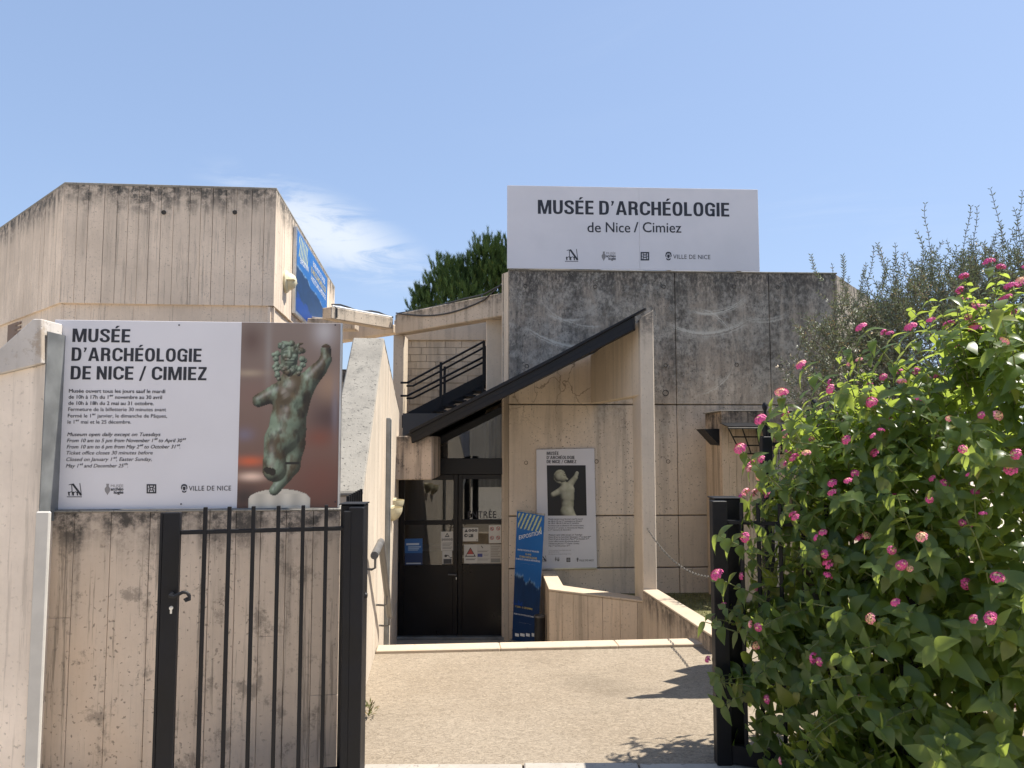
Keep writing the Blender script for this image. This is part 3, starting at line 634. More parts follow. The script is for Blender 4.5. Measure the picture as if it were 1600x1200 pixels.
# ================================================================== LEFT STAIR WALL with handrail
def on_lw(Y, off=0.): return (LWL(Y) + off, Y)
SW = VP(on_lw(4.75), on_lw(9.35)); ky = SW.e.y
zn, zp, ze = ZY(768, 4.75), ZY(528, 6.45), ZY(643, 9.35); sp = (6.45 - 4.75) / ky
def sw_top(s): return zn + (zp - zn) * s / sp if s < sp else zp + (ze - zp) * (s - sp) / (SW.L - sp)
sw = thing('stair_wall', 'tall cream concrete wall with steep grey sloping top left of the entrance', 'wall', (LWL(6.5) - .1, 6.5, LAND))
obj('wall_core', MB().slab(SW, [(0, -1.1), (SW.L, -1.1), (SW.L, ze - .02), (sp, zp - .03), (0, zn - .03)], -.24, -.02), M['stairwall'], sw)
def sb_(s): return -.02 if s < 1.05 else -1.05
brk = sp
boards(sw, SW, 0.0, sp, lambda s: -1.05, lambda s: sw_top(s) - .022, .15, M['stairwall'], thick=.019, gap=.003, dep=.002, splits=False)
boards(sw, SW, sp, SW.L, lambda s: -1.05, lambda s: sw_top(s) - .012, .15, M['stairwall'], thick=.019, gap=.003, dep=.002, splits=False)
obj('coping', MB().slab(SW, [(-.01, zn - .03), (-.01, zn), (sp, zp), (SW.L, ze), (SW.L, ze - .018), (sp, zp - .028)], -.255, .004), M['coping'], sw, bevel=.01)
hr = thing('handrail', 'grey tubular handrail fixed to the sunlit wall beside the entrance steps', 'handrail', (LWL(5.3) + .08, 5.3, 0))
def hp(px, py, off=.085):
    Y = (.45 - off) / ((800 - px) / F - .0985); return Vector((LWL(Y) + off, Y, ZY(py, Y)))
h0, h1, h2 = hp(588, 868), hp(598, 846), hp(608, 926)
h3 = h2 + (h2 - h1) * .55
obj('rail', MB().tube([h0, h0.lerp(h1, .97), h1 + (h2 - h1) * .04, h2, h3], .024, 12), M['railgrey'], hr, smooth=True)
for q in (h0.lerp(h1, .12), h2, h3 + (h2 - h3) * .1):
    w0 = Vector((LWL(q.y) - .005, q.y, q.z - .09))
    obj('bracket', MB().tube([q + Vector((0, 0, -.02)), q + Vector((0, 0, -.085)), q + Vector((-.02, 0, -.095)), w0], .0075, 8), M['railgrey'], hr, smooth=True)
gp = VP(on_lw(6.9, .002), on_lw(7.1, .002))
tag(obj('steel_channel', MB().rect(gp, 0, .05, LAND + .0, ZY(653, 6.94), 0, .035).rect(gp, .018, .032, LAND, ZY(655, 6.94), .0355, .045), M['galv'], bevel=.003), 'upright grey galvanised steel channel on the sunlit wall by the door', 'steel post')
for Y, py, nm in ((7.85, 793, 'nearer lower cream half-bowl wall lamp beside the door'), (8.25, 781, 'farther higher cream half-bowl wall lamp beside the door')):
    mb = MB(); zt_ = ZY(py, Y); c = Vector((LWL(Y), Y, zt_)); rr = .11; k = len(mb.v); NU, NV = 12, 6
    for i in range(NV + 1):
        for j in range(NU + 1):
            a = math.pi * (j / NU - .5); e_ = math.pi / 2 * i / NV; mb.v.append(tuple(c + Vector((rr * math.cos(a) * math.cos(e_) * 1.05, rr * 1.3 * math.sin(a) * math.cos(e_), -rr * 1.25 * math.sin(e_)))))
    for i in range(NV):
        for j in range(NU): a = k + i * (NU + 1) + j; mb.f.append((a, a + 1, a + NU + 2, a + NU + 1)); mb.m.append(0)
    lampo = thing('wall_lamp', nm, 'lamp', (c.x, c.y, c.z - rr)); obj('bowl', mb, M['cream_lamp'], lampo, smooth=True)
    obj('backplate', MB().box(c.x - .012, c.x + .012, Y - .15, Y + .15, zt_ - .02, zt_ + .012), M['cream_lamp'], lampo, bevel=.004)

# ================================================================== LEFT PAVILION
PA, PBp = W(97, 380, 10.0), W(430, 388, 10.23); PZ = ZY(288, 10.0); PJ = ZY(474, 10.0)
PC = (-3.95, 16.9); PD = (-5.86 - 2.04 * 1.6, 10.0 + 1.86 * 1.6)
pav = thing('concrete_pavilion', 'board-marked cream concrete pavilion rising behind the white museum sign', 'building', (-5.2, 12.5, -.3))
FV = {'f': VP((PA.x, PA.y), (PBp.x, PBp.y)), 'l': VP(PD, (PA.x, PA.y)), 'r': VP((PBp.x, PBp.y), PC)}
def inset(pts, r):
    c = Vector((sum(p[0] for p in pts) / len(pts), sum(p[1] for p in pts) / len(pts))); return [tuple(Vector(p) + (c - Vector(p)).normalized() * r) for p in pts]
outl = [PD, (PA.x, PA.y), (PBp.x, PBp.y), PC, (-9.2, 17)]
obj('wall_core', MB().up(inset(outl, .05), -.3, PZ - .03), M['pav'], pav)
obj('coping', MB().up(inset(outl, -.005), PZ + .001, PZ + .03), M['coping'], pav, bevel=.004)
for k, v in FV.items():
    boards(pav, v, 0, v.L, PJ + .008, PZ, .17, M['pav'], thick=.06, gap=.005, dep=.003)
    boards(pav, v, 0 if k != 'f' else .03, v.L, -.3, PJ - .008, .17, M['pav'], d=-.045, thick=.04, gap=.005, dep=.002)
for px, py in ((256, 332), (367, 332)):
    s_, z_ = FV['f'].sz(px, py); obj('tie_hole', MB().lathe([(.03, -.02), (.03, .008), (.024, .009), (.022, .004), (.001, .004)], FV['f'].p(s_, z_, .002), 14, 0, (FV['f'].n.x, FV['f'].n.y, 0)), M['dark_hole'], pav, smooth=True)
wv = FV['l']; (a, zt_), (c, zb_) = wv.sz(8, 508), wv.sz(27, 560)
wf = obj('window', MB().rect(wv, a, c, zb_, zt_, -.05, -.036), M['brownwood'], pav)
for i in range(9): obj('slat', MB().rect(wv, a + (c - a) * .55, c - .01, zb_ + (zt_ - zb_) * (i / 9 + .02), zb_ + (zt_ - zb_) * (i / 9 + .08), -.036, -.022), M['brownwood'], wf)
# dome lamp on its sunlit side
lv = FV['r']; s_, z_ = lv.sz(445, 440); c = lv.p(s_, z_, 0)
dl = thing('dome_lamp', 'cream dome lamp on the sunlit side of the pavilion beside the blue banner', 'lamp', (c.x, c.y, c.z - .12))
mb = MB(); mb.lathe([(.16, 0), (.165, .03), (.15, .05), (.13, .06)], c, 18, 0, (lv.n.x, lv.n.y, 0)); obj('base', mb, M['cream_lamp'], dl, smooth=True)
mb = MB(); mb.lathe([(.13, .05), (.12, .10), (.085, .145), (.04, .165), (.002, .17)], c, 18, 0, (lv.n.x, lv.n.y, 0)); obj('globe', mb, M['cream_lamp'], dl, smooth=True)
obj('visor', MB().rect(lv, s_ - .15, s_ + .15, z_ + .0, z_ + .012, .02, .16), M['cream_lamp'], dl, bevel=.004)

# ================================================================== GALLERY between the two volumes
gal = thing('concrete_gallery', 'raised concrete gallery with beams and block wall between pavilion and museum', 'building', (-1.1, 11.8, -.3))
G1 = VP((W(617, 505, 12.0).x, 12.0), (W(787, 475, 10.2).x, 10.2))
zt1, zb1 = ZY(456.5, 10.2), ZY(493, 10.2)
obj('front_beam', MB().rect(G1, 0, G1.L, zb1, zt1, -.22, 0), M['gallery'], gal, bevel=.012)
G2 = VP((W(523, 488, 11.0).x, 11.0), (W(616, 505, 12.0).x, 12.0))
obj('side_beam', MB().rect(G2, -.06, G2.L - .02, ZY(498.5, 11.0), ZY(480, 11.0), -.2, 0), M['gallery'], gal, bevel=.01)
G3 = VP((W(480, 520, 13.3).x, 13.3), (W(614, 515, 12.1).x, 12.1))
obj('lower_beam', MB().slab(G3, [G3.sz(480, 541), G3.sz(614, 520), G3.sz(614, 507), G3.sz(480, 494)], -.2, 0), M['smooth'], gal, bevel=.01)
p0, p1 = W(534, 508, 12.2), W(559, 508, 12.2); obj('stub_beam', MB().box(p0.x - .5, p1.x, 12.0, 12.3, ZY(517, 12.2), ZY(500, 12.2)), M['gallery'], gal, bevel=.01)
p0, p1 = W(614.5, 580, 12.05), W(631, 580, 12.05); obj('pier', MB().box(p0.x, p1.x, 12.03, 12.5, -.3, zb1 - .002), M['smooth'], gal, bevel=.01)
p0, p1 = W(759.5, 560, 10.6), W(788, 560, 10.6); obj('pier', MB().box(p0.x, p1.x, 10.6, 11.0, 1.2, zb1 + .1), M['smooth'], gal, bevel=.012)
BW2 = VP((-1.95, 12.62), (-.2, 12.62))
obj('back_beam', MB().rect(BW2, 0, BW2.L, ZY(532, 12.6), ZY(500, 12.6), -.2, .03), M['smooth'], gal, bevel=.01)
obj('wall_core', MB().rect(BW2, 0, BW2.L, -.3, ZY(532, 12.6), -.22, -.032), M['block'], gal)
zc = ZY(532, 12.6); hh = .117; ci = 0
while zc > 1.2:
    a = -.15 * (ci % 2) - random.uniform(0, .05)
    while a < BW2.L:
        w = random.uniform(.24, .36); x0, x1 = max(a, 0) + .003, min(a + w, BW2.L) - .003
        if x1 - x0 > .04: obj('block', MB().rect(BW2, x0, x1, zc - hh + .003, zc - .003, -.032, random.uniform(-.004, .006)), M['block'], gal, bevel=.002)
        a += w
    zc -= hh; ci += 1
# pipe and cables lying on the beams
pp = [G2.p(s_, ZY(480, 11.0) + .016, -.03) for s_ in (-.02, G2.L * .3, G2.L * .7, G2.L - .04)]
tag(obj('white_pipe', MB().tube(pp, .016, 8), M['white_pipe'], smooth=True), 'white plastic pipe along the top of the gallery side beam', 'pipe')
for k, (sag, lab) in enumerate(((.16, 'black cable sagging down across the face of the gallery beam'), (.0, 'black cable lying straight along the top of the gallery beam'))):
    pts = []
    for i in range(15):
        t = i / 14; s_ = G1.L * (.02 + .97 * t); pts.append(G1.p(s_, zt1 + .012 - (sag * math.sin(math.pi * min(1, t * 1.0)) if k == 0 else 0) + (.10 * max(0, t - .85) / .15), .014 if k == 0 else -.02 - .05 * math.sin(6 * t)))
    tag(obj('cable', MB().tube(pts, .011, 6), M['cable'], smooth=True), lab, 'cable')
pts = [G2.p(s_, ZY(480, 11.0) + .045 + .02 * math.sin(9 * s_), -.06) for s_ in np.linspace(.0, G2.L + .03, 9)]
tag(obj('cable', MB().tube([G2.p(.03, ZY(496, 11.), .012)] + [G2.p(.03, ZY(482, 11.), .012)] + pts, .014, 6), M['cable'], smooth=True), 'grey black cable over the white pipe on the gallery side beam', 'cable')
# steel stair with railings
sst = thing('steel_stair', 'black steel outdoor stair with double railings in front of the block wall', 'stairs', (-1, 11.8, 1.2))
ST = VP((-1.66, 11.5), (-.2, 11.5)); sd = 12.15 - 11.5
sp_ = ST.px([(628, 669), (759, 600), (759, 582), (628, 649)])
obj('stringer', MB().slab(ST, sp_, -.012, .0), M['black'], sst, bevel=.002); obj('stringer', MB().slab(ST, sp_, -sd, -sd + .012), M['black'], sst, bevel=.002)
for i in range(9):
    t = (i + .2) / 8.6; s_ = sp_[0][0] + (sp_[1][0] - sp_[0][0]) * t; z_ = sp_[0][1] + (sp_[1][1] - sp_[0][1]) * t - .03
    obj('tread', MB().rect(ST, s_, s_ + .20, z_ + .03, z_ + .055, -sd + .013, -.013), M['black'], sst, bevel=.002)
for dd in (0, -sd):
    r0 = ST.px([(628, 599), (757, 533)]); r1 = ST.px([(628, 619.5), (757, 557)])
    for q in (r0, r1): obj('rail', MB().tube([ST.p(q[0][0] - .02, q[0][1] + .01, dd), ST.p(q[0][0] + .08, q[0][1] + .01, dd), ST.p(q[1][0], q[1][1], dd)], .017, 8), M['black'], sst, smooth=True)
    for px, yt, yb in ((689, 566, 636), (756, 533, 596)):
        (s_, za), (_, zb_) = ST.sz(px, yt), ST.sz(px, yb); obj('post', MB().rect(ST, s_ - .02, s_ + .02, zb_, za, dd - .022, dd + .018), M['black'], sst, bevel=.002)
p0 = ST.p(sp_[1][0] - .02, 0, 0); obj('stair_leg', MB().box(p0.x - .04, p0.x, 11.46, 11.5, -.3, sp_[1][1]), M['black'], sst)
# wall seen past the end of the white sign
gw = thing('courtyard_wall', 'dark stained concrete wall in the gap between white sign and stair wall', 'wall', (-2.8, 8.6, -.3))
CW = VP((-4.4, 8.6), (W(556, 640, 8.6).x, 8.6)); zcw = ZY(577, 8.6); zj = ZY(651, 8.6)
obj('wall_core', MB().rect(CW, 0, CW.L, -.3, zcw - .004, -.25, -.04), M['gallery'], gw)
boards(gw, CW, 0, CW.L, zj + .006, zcw, .16, M['pierstain'], thick=.04); boards(gw, CW, 0, CW.L, -.3, zj - .006, .16, M['pierstain'], thick=.04)

# ================================================================== BOUNDARY WALL, PLASTER WALL, LEFT SIGN
SL = VP((W(79, 650, 3.74).x, 3.74), (W(530, 650, 3.86).x, 3.86)); zs0 = SL.sz(79, 796.5)[1]; zs1 = SL.sz(85, 499.5)[1]
BWV = VP(tuple(SL.A - SL.e * .02 + SL.n * .03), tuple(SL.A + SL.e * (SL.L + .02) + SL.n * .03))
bw = thing('boundary_wall', 'stained board-marked concrete wall under the white museum sign', 'wall', (-1.5, 3.9, -.05))
obj('wall_core', MB().rect(BWV, 0, BWV.L, -.05, zs0 - .014, -.26, -.024), M['bwall'], bw)
boards(bw, BWV, 0, BWV.L, -.05, zs0 - .012, .145, M['bwall'], thick=.03, gap=.0022, dep=.0012)
obj('coping', MB().rect(BWV, -.002, BWV.L + .002, zs0 - .0115, zs0 - .002, -.27, .004), M['coping'], bw, bevel=.003)
pw = thing('plaster_wall', 'cream plastered pillar wall with sloping grey cap at the left edge', 'wall', (-3.2, 3.7, -.05))
PV = VP((-6.5, 3.60), (W(60, 800, 3.60).x, 3.60)); se = PV.L
pt = PV.px([(-50, 598), (68, 569)]); sl_ = (pt[1][1] - pt[0][1]) / (pt[1][0] - pt[0][0])
obj('wall_body', MB().slab(PV, [(0, -.05), (se, -.05), (se, pt[1][1]), (pt[0][0], pt[0][1]), (pt[0][0] - .001, pt[0][1] - .001), (0, pt[0][1] - .4)], -.4, 0), M['plaster'], pw, bevel=.006)
cp = PV.px([(-52, 598.5), (70, 568.5), (70, 499.5), (57, 499.5), (-52, 596)]); obj('cap_stone', MB().slab(PV, cp, -.4, .025), M['cap'], pw, bevel=.006)
WE = VP((PV.p(se - .05, 0, .012).x, 3.588), (PV.p(se + .035, 0, .012).x, 3.588)); q = WE.px([(46, 1000), (75, 1000)])
obj('white_edge', MB().rect(WE, WE.sz(52, 900)[0], WE.sz(74.5, 900)[0], -.05, WE.sz(60, 799)[1], -.012, .006), M['white_paint'], pw, bevel=.006)
xe = PV.p(se, 0).x; obj('edge_profile', MB().box(xe + .0005, xe + .006, 3.602, 3.80, zs0 - .05, 2.12), M['galv'], pw)
sgn = thing('museum_sign', 'large white museum sign with opening hours and bronze statue photograph', 'sign', (-1.55, 3.8, zs0))
spn = obj('panel', MB().rect(SL, 0, SL.L, zs0, zs1, -.012, 0), M['sign'], sgn, bevel=.0015)
obj('edge_trim', MB().rect(SL, SL.L + .0005, SL.L + .008, zs0, zs1 + .001, -.03, .003), M['alu'], sgn)
obj('support_profile', MB().rect(SL, -.045, -.003, zs0 - .1, zs1 - .05, -.05, -.014), M['galv'], sgn, bevel=.002)
obj('support_profile', MB().rect(SL, .3, .34, zs0, zs1 - .04, -.06, -.0125), M['galv'], sgn, bevel=.002)
obj('support_profile', MB().rect(SL, 1.1, 1.14, zs0, zs1 - .04, -.06, -.0125), M['galv'], sgn, bevel=.002)
INK = M['ink']; D = .0012
for body, x0, x1, yb in (('MUSÉE', 112.8, 203, 534.3), ('D’ARCHÉOLOGIE', 111.5, 314.5, 563.8), ('DE NICE / CIMIEZ', 110, 322.5, 592.8)):
    text(spn, SL, body, x0, x1, yb, 21, INK, 0, 0, D, cond=True)
HOURS = [('Musée ouvert tous les jours sauf le mardi', 258, .014, 0), ('de 10h à 17h du 1ᵉʳ novembre au 30 avril', 253, .014, 0), ('de 10h à 18h du 2 mai au 31 octobre.', 240, .014, 0), ('Fermeture de la billetterie 30 minutes avant', 259.5, .004, 0), ('Fermé le 1ᵉʳ janvier, le dimanche de Pâques,', 261, .004, 0), ('le 1ᵉʳ mai et le 25 décembre.', 204.8, .004, 0),
         ('Museum open daily except on Tuesdays', 250.7, .012, .25), ('From 10 am to 5 pm from November 1ˢᵗ to April 30ˢᵗ', 290.5, .012, .25), ('From 10 am to 6 pm from May 2ˢᵗ to October 31ˢᵗ.', 281.6, .012, .25), ('Ticket office closes 30 minutes before', 238.5, .004, .25), ('Closed on January 1ˢᵗ, Easter Sunday,', 237, .004, .25), ('May 1ˢᵗ and December 25ᵗʰ.', 200, .004, .25)]
YB = [613.5, 622.9, 632.6, 642.2, 652.3, 661.9, 681.4, 691, 700.8, 710.3, 720.5, 730.6]; X0 = [107.8, 107.3, 106.9, 106.5, 106, 105.6, 105, 104.6, 104.2, 103.9, 103.5, 102.9]
for (body, x1, bo, sh), yb, x0 in zip(HOURS, YB, X0): text(spn, SL, body, x0, x1, yb, 5.6, INK, bo, sh, D)
logos(spn, SL, D, (104, 755, 128.5, 777), (163.5, 756, 192.5, 774), (229, 756.5, 244.2, 771), (282.5, 756.5, 293, 770), (295, 361, 766.7, 7.4))
for px, py in ((90, 506.5), (280, 508), (82, 791.5), (283, 787.5), (524, 508), (524, 784)):
    s_, z_ = SL.sz(px, py); obj('screw', MB().lathe([(.004, 0), (.004, .003), (.001, .004)], SL.p(s_, z_, 0), 8, 0, (SL.n.x, SL.n.y, 0)), M['ink'], spn)
# the statue photograph on the right of the sign, drawn as a flat print
def statue_print(H, Wd):
    X, Y = np.meshgrid(np.linspace(46, 660, Wd), np.linspace(42, 1158, H))
    r = np.random.default_rng(3); P = []
    def cap(a, b_, k=16): P.append((a, b_, k))
    cap((372, 452, 0, 106), (348, 620, 0, 102), 30); cap((300, 470, 12, 62), (330, 560, 14, 70), 24); cap((425, 455, 16, 70), (400, 560, 16, 66), 24)
    cap((343, 660, 6, 108), (328, 730, 8, 106), 34); cap((405, 700, 0, 52), (402, 790, -8, 48), 26)
    cap((262, 740, 25, 58), (268, 930, 42, 72), 30); cap((392, 780, 0, 56), (376, 900, -10, 50), 22); cap((376, 915, -10, 48), (270, 1055, 0, 30), 10)
    cap((262, 470, 10, 50), (163, 516, 20, 40), 26); cap((440, 425, 0, 66), (520, 335, 10, 50), 26); cap((540, 315, 12, 44), (573, 262, 16, 36), 14); cap((570, 262, 16, 34), (572, 200, 18, 31), 10)
    cap((350, 345, 8, 42), (352, 400, 0, 58), 24); cap((345, 235, 35, 56), (345, 275, 35, 52), 12)
    cap((347, 215, 88, 12), (347, 248, 100, 13), 10); cap((318, 222, 76, 14), (330, 216, 82, 12), 6); cap((378, 222, 76, 14), (364, 216, 82, 12), 6); cap((315, 246, 74, 17), (318, 250, 74, 16), 8); cap((378, 246, 74, 17), (376, 250, 74, 16), 8)
    cap((322, 268, 84, 8), (372, 268, 84, 8), 5); cap((326, 284, 78, 8), (368, 284, 78, 8), 4)
    for x, y, rr in ((290, 182, 20), (268, 232, 20), (262, 262, 19), (266, 296, 19), (268, 330, 20), (272, 360, 19), (282, 383, 15), (246, 238, 14), (254, 312, 14), (415, 212, 22), (432, 214, 14), (424, 262, 20), (440, 272, 16), (428, 298, 18), (412, 325, 18), (404, 352, 15), (438, 300, 11), (330, 172, 19), (356, 168, 20), (376, 186, 18), (310, 196, 18), (395, 205, 18), (300, 312, 20), (316, 330, 21), (340, 345, 21), (364, 334, 21), (384, 316, 19), (350, 358, 16), (330, 318, 18), (370, 312, 18)):
        z = 60 - .25 * abs(x - 345) + r.uniform(-4, 10); cap((x, y, z, rr), (x + r.uniform(-5, 5), y + r.uniform(-4, 6), z, rr * .8), 5)
    cap((306, 186, 50, 13), (322, 165, 50, 9), 5); cap((322, 165, 50, 9), (300, 158, 48, 4), 3); cap((392, 192, 50, 13), (402, 172, 50, 9), 5); cap((402, 172, 50, 9), (426, 168, 48, 4), 3)
    cap((312, 480, 72, 24), (325, 500, 70, 30), 26); cap((420, 478, 72, 26), (412, 496, 70, 30), 26); cap((345, 590, 82, 24), (345, 640, 82, 24), 26); cap((300, 700, 88, 14), (360, 760, 84, 10), 20)
    hit, N, Z = sdf_figure(X, Y, P)
    L = np.array([-.45, -.62, .64]); L /= np.linalg.norm(L); L2 = np.array([.75, -.2, .45]); L2 /= np.linalg.norm(L2)
    dif = np.clip(N @ L, 0, 1); dif2 = np.clip(N @ L2, 0, 1); hv = np.clip(N @ ((L + np.array([0, 0, 1])) / np.linalg.norm(L + np.array([0, 0, 1]))), 0, 1)
    n1 = vnoise(H, Wd, 9, 5, 5)[..., None]; n2 = vnoise(H, Wd, 22, 6, 4)[..., None]; n3 = vnoise(H, Wd, 5, 8, 3)[..., None]
    green = srgb(120, 136, 116); brown = srgb(84, 72, 52); dark = srgb(42, 42, 34)
    t = np.clip((n1 - .42) / .2, 0, 1); alb = brown * (1 - t) + green * t; alb = alb * (1 - np.clip((n2 - .55) / .2, 0, 1) * .6) + dark * np.clip((n2 - .55) / .2, 0, 1) * .6
    cl = np.clip((n3 - .58) / .1, 0, 1); alb = alb * (1 - cl * .5) + srgb(150, 125, 80) * cl * .5
    sh = .08 + 1.2 * dif[..., None] + .16 * dif2[..., None]
    fig = alb * sh + (hv[..., None] ** 24) * .16
    def blob(cx, cy, rx, ry): return np.exp(-(((X - cx) / rx) ** 2 + ((Y - cy) / ry) ** 2))[..., None]
    bgc = np.ones((H, Wd, 3)) * srgb(120, 106, 98); vg = ((Y - 40) / 1120)[..., None]
    bgc = bgc * (1 - vg) + srgb(100, 70, 60) * vg
    for cx, cy, rx, ry, c_, a in ((560, 90, 70, 90, (172, 168, 170), .8), (215, 200, 22, 240, (138, 132, 128), .6), (100, 350, 90, 22, (168, 152, 130), .6), (110, 150, 70, 90, (82, 60, 52), .7), (120, 880, 90, 30, (190, 92, 58), .9), (130, 972, 80, 26, (222, 190, 170), .95), (90, 1090, 90, 60, (52, 44, 44), .9), (590, 620, 120, 110, (66, 48, 50), .8), (600, 420, 90, 90, (160, 130, 104), .5), (635, 560, 22, 180, (118, 112, 122), .6), (560, 1000, 160, 160, (112, 62, 52), .6), (80, 720, 60, 40, (110, 104, 122), .7), (130, 480, 110, 80, (118, 92, 84), .6), (540, 740, 90, 60, (120, 62, 46), .6)):
        w_ = blob(cx, cy, rx, ry) * a; bgc = bgc * (1 - w_) + srgb(*c_) * w_
    el = (((X - 302) / 188) ** 2 + ((Y - 1108) / 62) ** 2) < 1; el |= (np.abs(X - 302) < 188) & (Y > 1108)
    strip = .80 + .12 * np.sin(X / 17.) * (Y > 1075) + .1 * vnoise(H, Wd, 12, 2)
    bgc[el] = (srgb(206, 198, 182) * strip[..., None])[el]
    img = np.where(hit[..., None], fig, bgc * 1.12)
    def hole(m, c_): img[m] = c_
    hole((np.abs(Y - 893) < 8) & (X > 333) & (X < 420), srgb(16, 16, 16)); q = ((X - 240) / 42) ** 2 + ((Y - 938 - .15 * (X - 240)) / 24) ** 2
    hole(q + 2.0 * (vnoise(H, Wd, 26, 4) - .5) < 1, srgb(24, 20, 16)); hole((((X - 571) / 27) ** 2 + ((Y - 184) / 9) ** 2) < 1, srgb(70, 52, 38))
    return img
(sA, _), (sB_, _) = SL.sz(374, 650), SL.sz(530, 650)
pgrid('photo_print', spn, SL, [(sA, zs1 - .001), (SL.L - .001, zs1 - .001), (SL.L - .001, zs0 + .001), (sA, zs0 + .001)], statue_print(236, 130), D)

# ================================================================== ROOF SIGN
RS = VP(tuple(MAIN.A + MAIN.n * .03), tuple(MAIN.A + MAIN.e * MAIN.L + MAIN.n * .03))
q = RS.px([(792.5, 289.5), (1184, 295), (1187, 423), (794, 421.5)]); s0_, s1_ = q[0][0], (q[1][0] + q[2][0]) / 2; zq0, zq1 = ZT + .021, q[0][1]
rsg = thing('roof_sign', 'wide white museum name board standing on top of the dark wall', 'sign', (MAIN.p((s0_ + s1_) / 2, 0).x, 9.6, zq0))
sm_ = RS.sz(999, 350)[0]
for a, c in ((s0_, sm_ - .001), (sm_ + .001, s1_)): obj('panel', MB().rect(RS, a, c, zq0, zq1, -.02, 0), M['sign'], rsg, bevel=.0015)
for t in (.08, .36, .64, .92):
    a = s0_ + (s1_ - s0_) * t; obj('support_post', MB().rect(RS, a - .025, a + .025, ZT + .021, zq1 - .04, -.075, -.022), M['galv'], rsg)
text(rsg, RS, 'MUSÉE D’ARCHÉOLOGIE', 840.4, 1139.5, 334, 21.8, INK, 0, 0, .0015, cond=True); 
for body, x0, x1 in (('de', 918, 938.8), ('Nice', 946.7, 984.7), ('/', 990.5, 997.5), ('Cimiez', 1004.5, 1064.5)): text(rsg, RS, body, x0, x1, 362.7, 15.5, INK, .008, 0, .0015)
logos(rsg, RS, .0015, (882.4, 389, 904, 409), (940, 393, 962, 408), (1001, 393.7, 1014.4, 407), (1039.5, 393.5, 1049.5, 407), (1052, 1110, 404.3, 6.6))

# ================================================================== WALL POSTER
PO = VP(tuple(MAIN.A + MAIN.n * .035), tuple(MAIN.A + MAIN.e * MAIN.L + MAIN.n * .035))
pst = thing('wall_poster', 'tall white museum poster with torso photograph hung beside the entrance', 'poster', (.66, 9.6, 0))
q = PO.px([(845, 889), (933, 888), (928.5, 700.5), (838, 702.5)])
q2 = PO.px([(839, 889.5), (933, 888), (928.5, 700.5), (838, 702.5)]); psh = obj('sheet', MB().slab(PO, q2, -.02, 0), M['sign'], pst, bevel=.002)
obj('bottom_bar', MB().slab(PO, [(q2[0][0], q2[0][1] - .004), (q2[1][0], q2[1][1] - .004), (q2[1][0], q2[1][1] + .012), (q2[0][0], q2[0][1] + .012)], -.022, .008), M['alu'], pst)
for body, x1, yb in (('MUSÉE', 873, 710.8), ('D’ARCHÉOLOGIE', 898, 717.3), ('DE NICE / CIMIEZ', 900.5, 723.8)): text(psh, PO, body, 854.2, x1, yb, 5, INK, 0, 0, .002, cond=True)
PX1 = [910.3, 908.6, 904.7, 912, 912, 892.4, 909.8, 923.6, 920.5, 905.2, 905.2, 890.6]; PY = [812.1, 815.6, 818.6, 822.3, 825.8, 829.0, 836.8, 840.2, 843.4, 847, 850.4, 854]
for (body, _, bo, sh), x1, yb in zip(HOURS, PX1, PY): text(psh, PO, body, 856.6 + (.5 if sh else 0), x1, yb, 2.1, INK, bo, sh, .002)
for body, y_, x1 in (('www.musee-archeologie-nice.org', 860.4, 892), ('Tél. 04 93 81 59 57', 863.4, 874), ('160, avenue des Arènes de Cimiez - Nice', 866.4, 892)):
    text(psh, PO, body, 857, x1, y_, 1.4, M['greyink'], 0, 0, .002)
logos(psh, PO, .002, (843, 868, 854, 878), (867, 870, 874, 877.5), (885.2, 871.5, 891, 878), (901, 871.5, 904, 877.5), (905, 927.5, 877, 2.8))
def torso_print(H, Wd):
    X, Y = np.meshgrid(np.linspace(142, 500, Wd), np.linspace(217, 677, H)); P = []
    def cap(a, b_, k=14): P.append((a, b_, k))
    cap((318, 450, 0, 62), (330, 560, 0, 54), 20); cap((290, 450, 14, 40), (300, 510, 14, 36)); cap((352, 440, 14, 40), (350, 520, 14, 34)); cap((320, 590, 5, 52), (330, 660, 10, 60), 24); cap((300, 640, 22, 44), (390, 720, 30, 42), 20)
    cap((270, 450, 5, 34), (195, 485, 15, 24), 18); cap((345, 400, 0, 34), (400, 335, 5, 23), 18); cap((402, 330, 5, 20), (418, 290, 8, 17), 8); cap((290, 385, 10, 30), (305, 420, 5, 36), 16)
    cap((258, 322, 24, 50), (285, 335, 24, 38), 10); cap((305, 330, 40, 14), (325, 345, 40, 10), 6); cap((285, 300, 44, 12), (302, 305, 46, 12), 6)
    r = np.random.default_rng(5)
    for a in np.linspace(1.7, 5.4, 15): cap((262 + 44 * math.cos(a), 322 + 50 * math.sin(a), 25, 15), (262 + 46 * math.cos(a) + r.uniform(-4, 4), 324 + 50 * math.sin(a), 25, 12), 4)
    hit, N, Z = sdf_figure(X, Y, P, zmax=160.); L = np.array([.35, -.6, .72]); L /= np.linalg.norm(L)
    n1 = vnoise(H, Wd, 7, 15, 4)[..., None]; alb = srgb(205, 203, 185) * (1 - n1) + srgb(140, 142, 116) * n1
    fig = alb * (.08 + 1.0 * np.clip(N @ L, 0, 1)[..., None]); return np.where(hit[..., None], fig, srgb(22, 24, 30))
pgrid('photo_print', psh, PO, PO.px([(854.3, 727), (915, 727), (916.8, 805.5), (856, 805.8)]), torso_print(98, 76), .002)

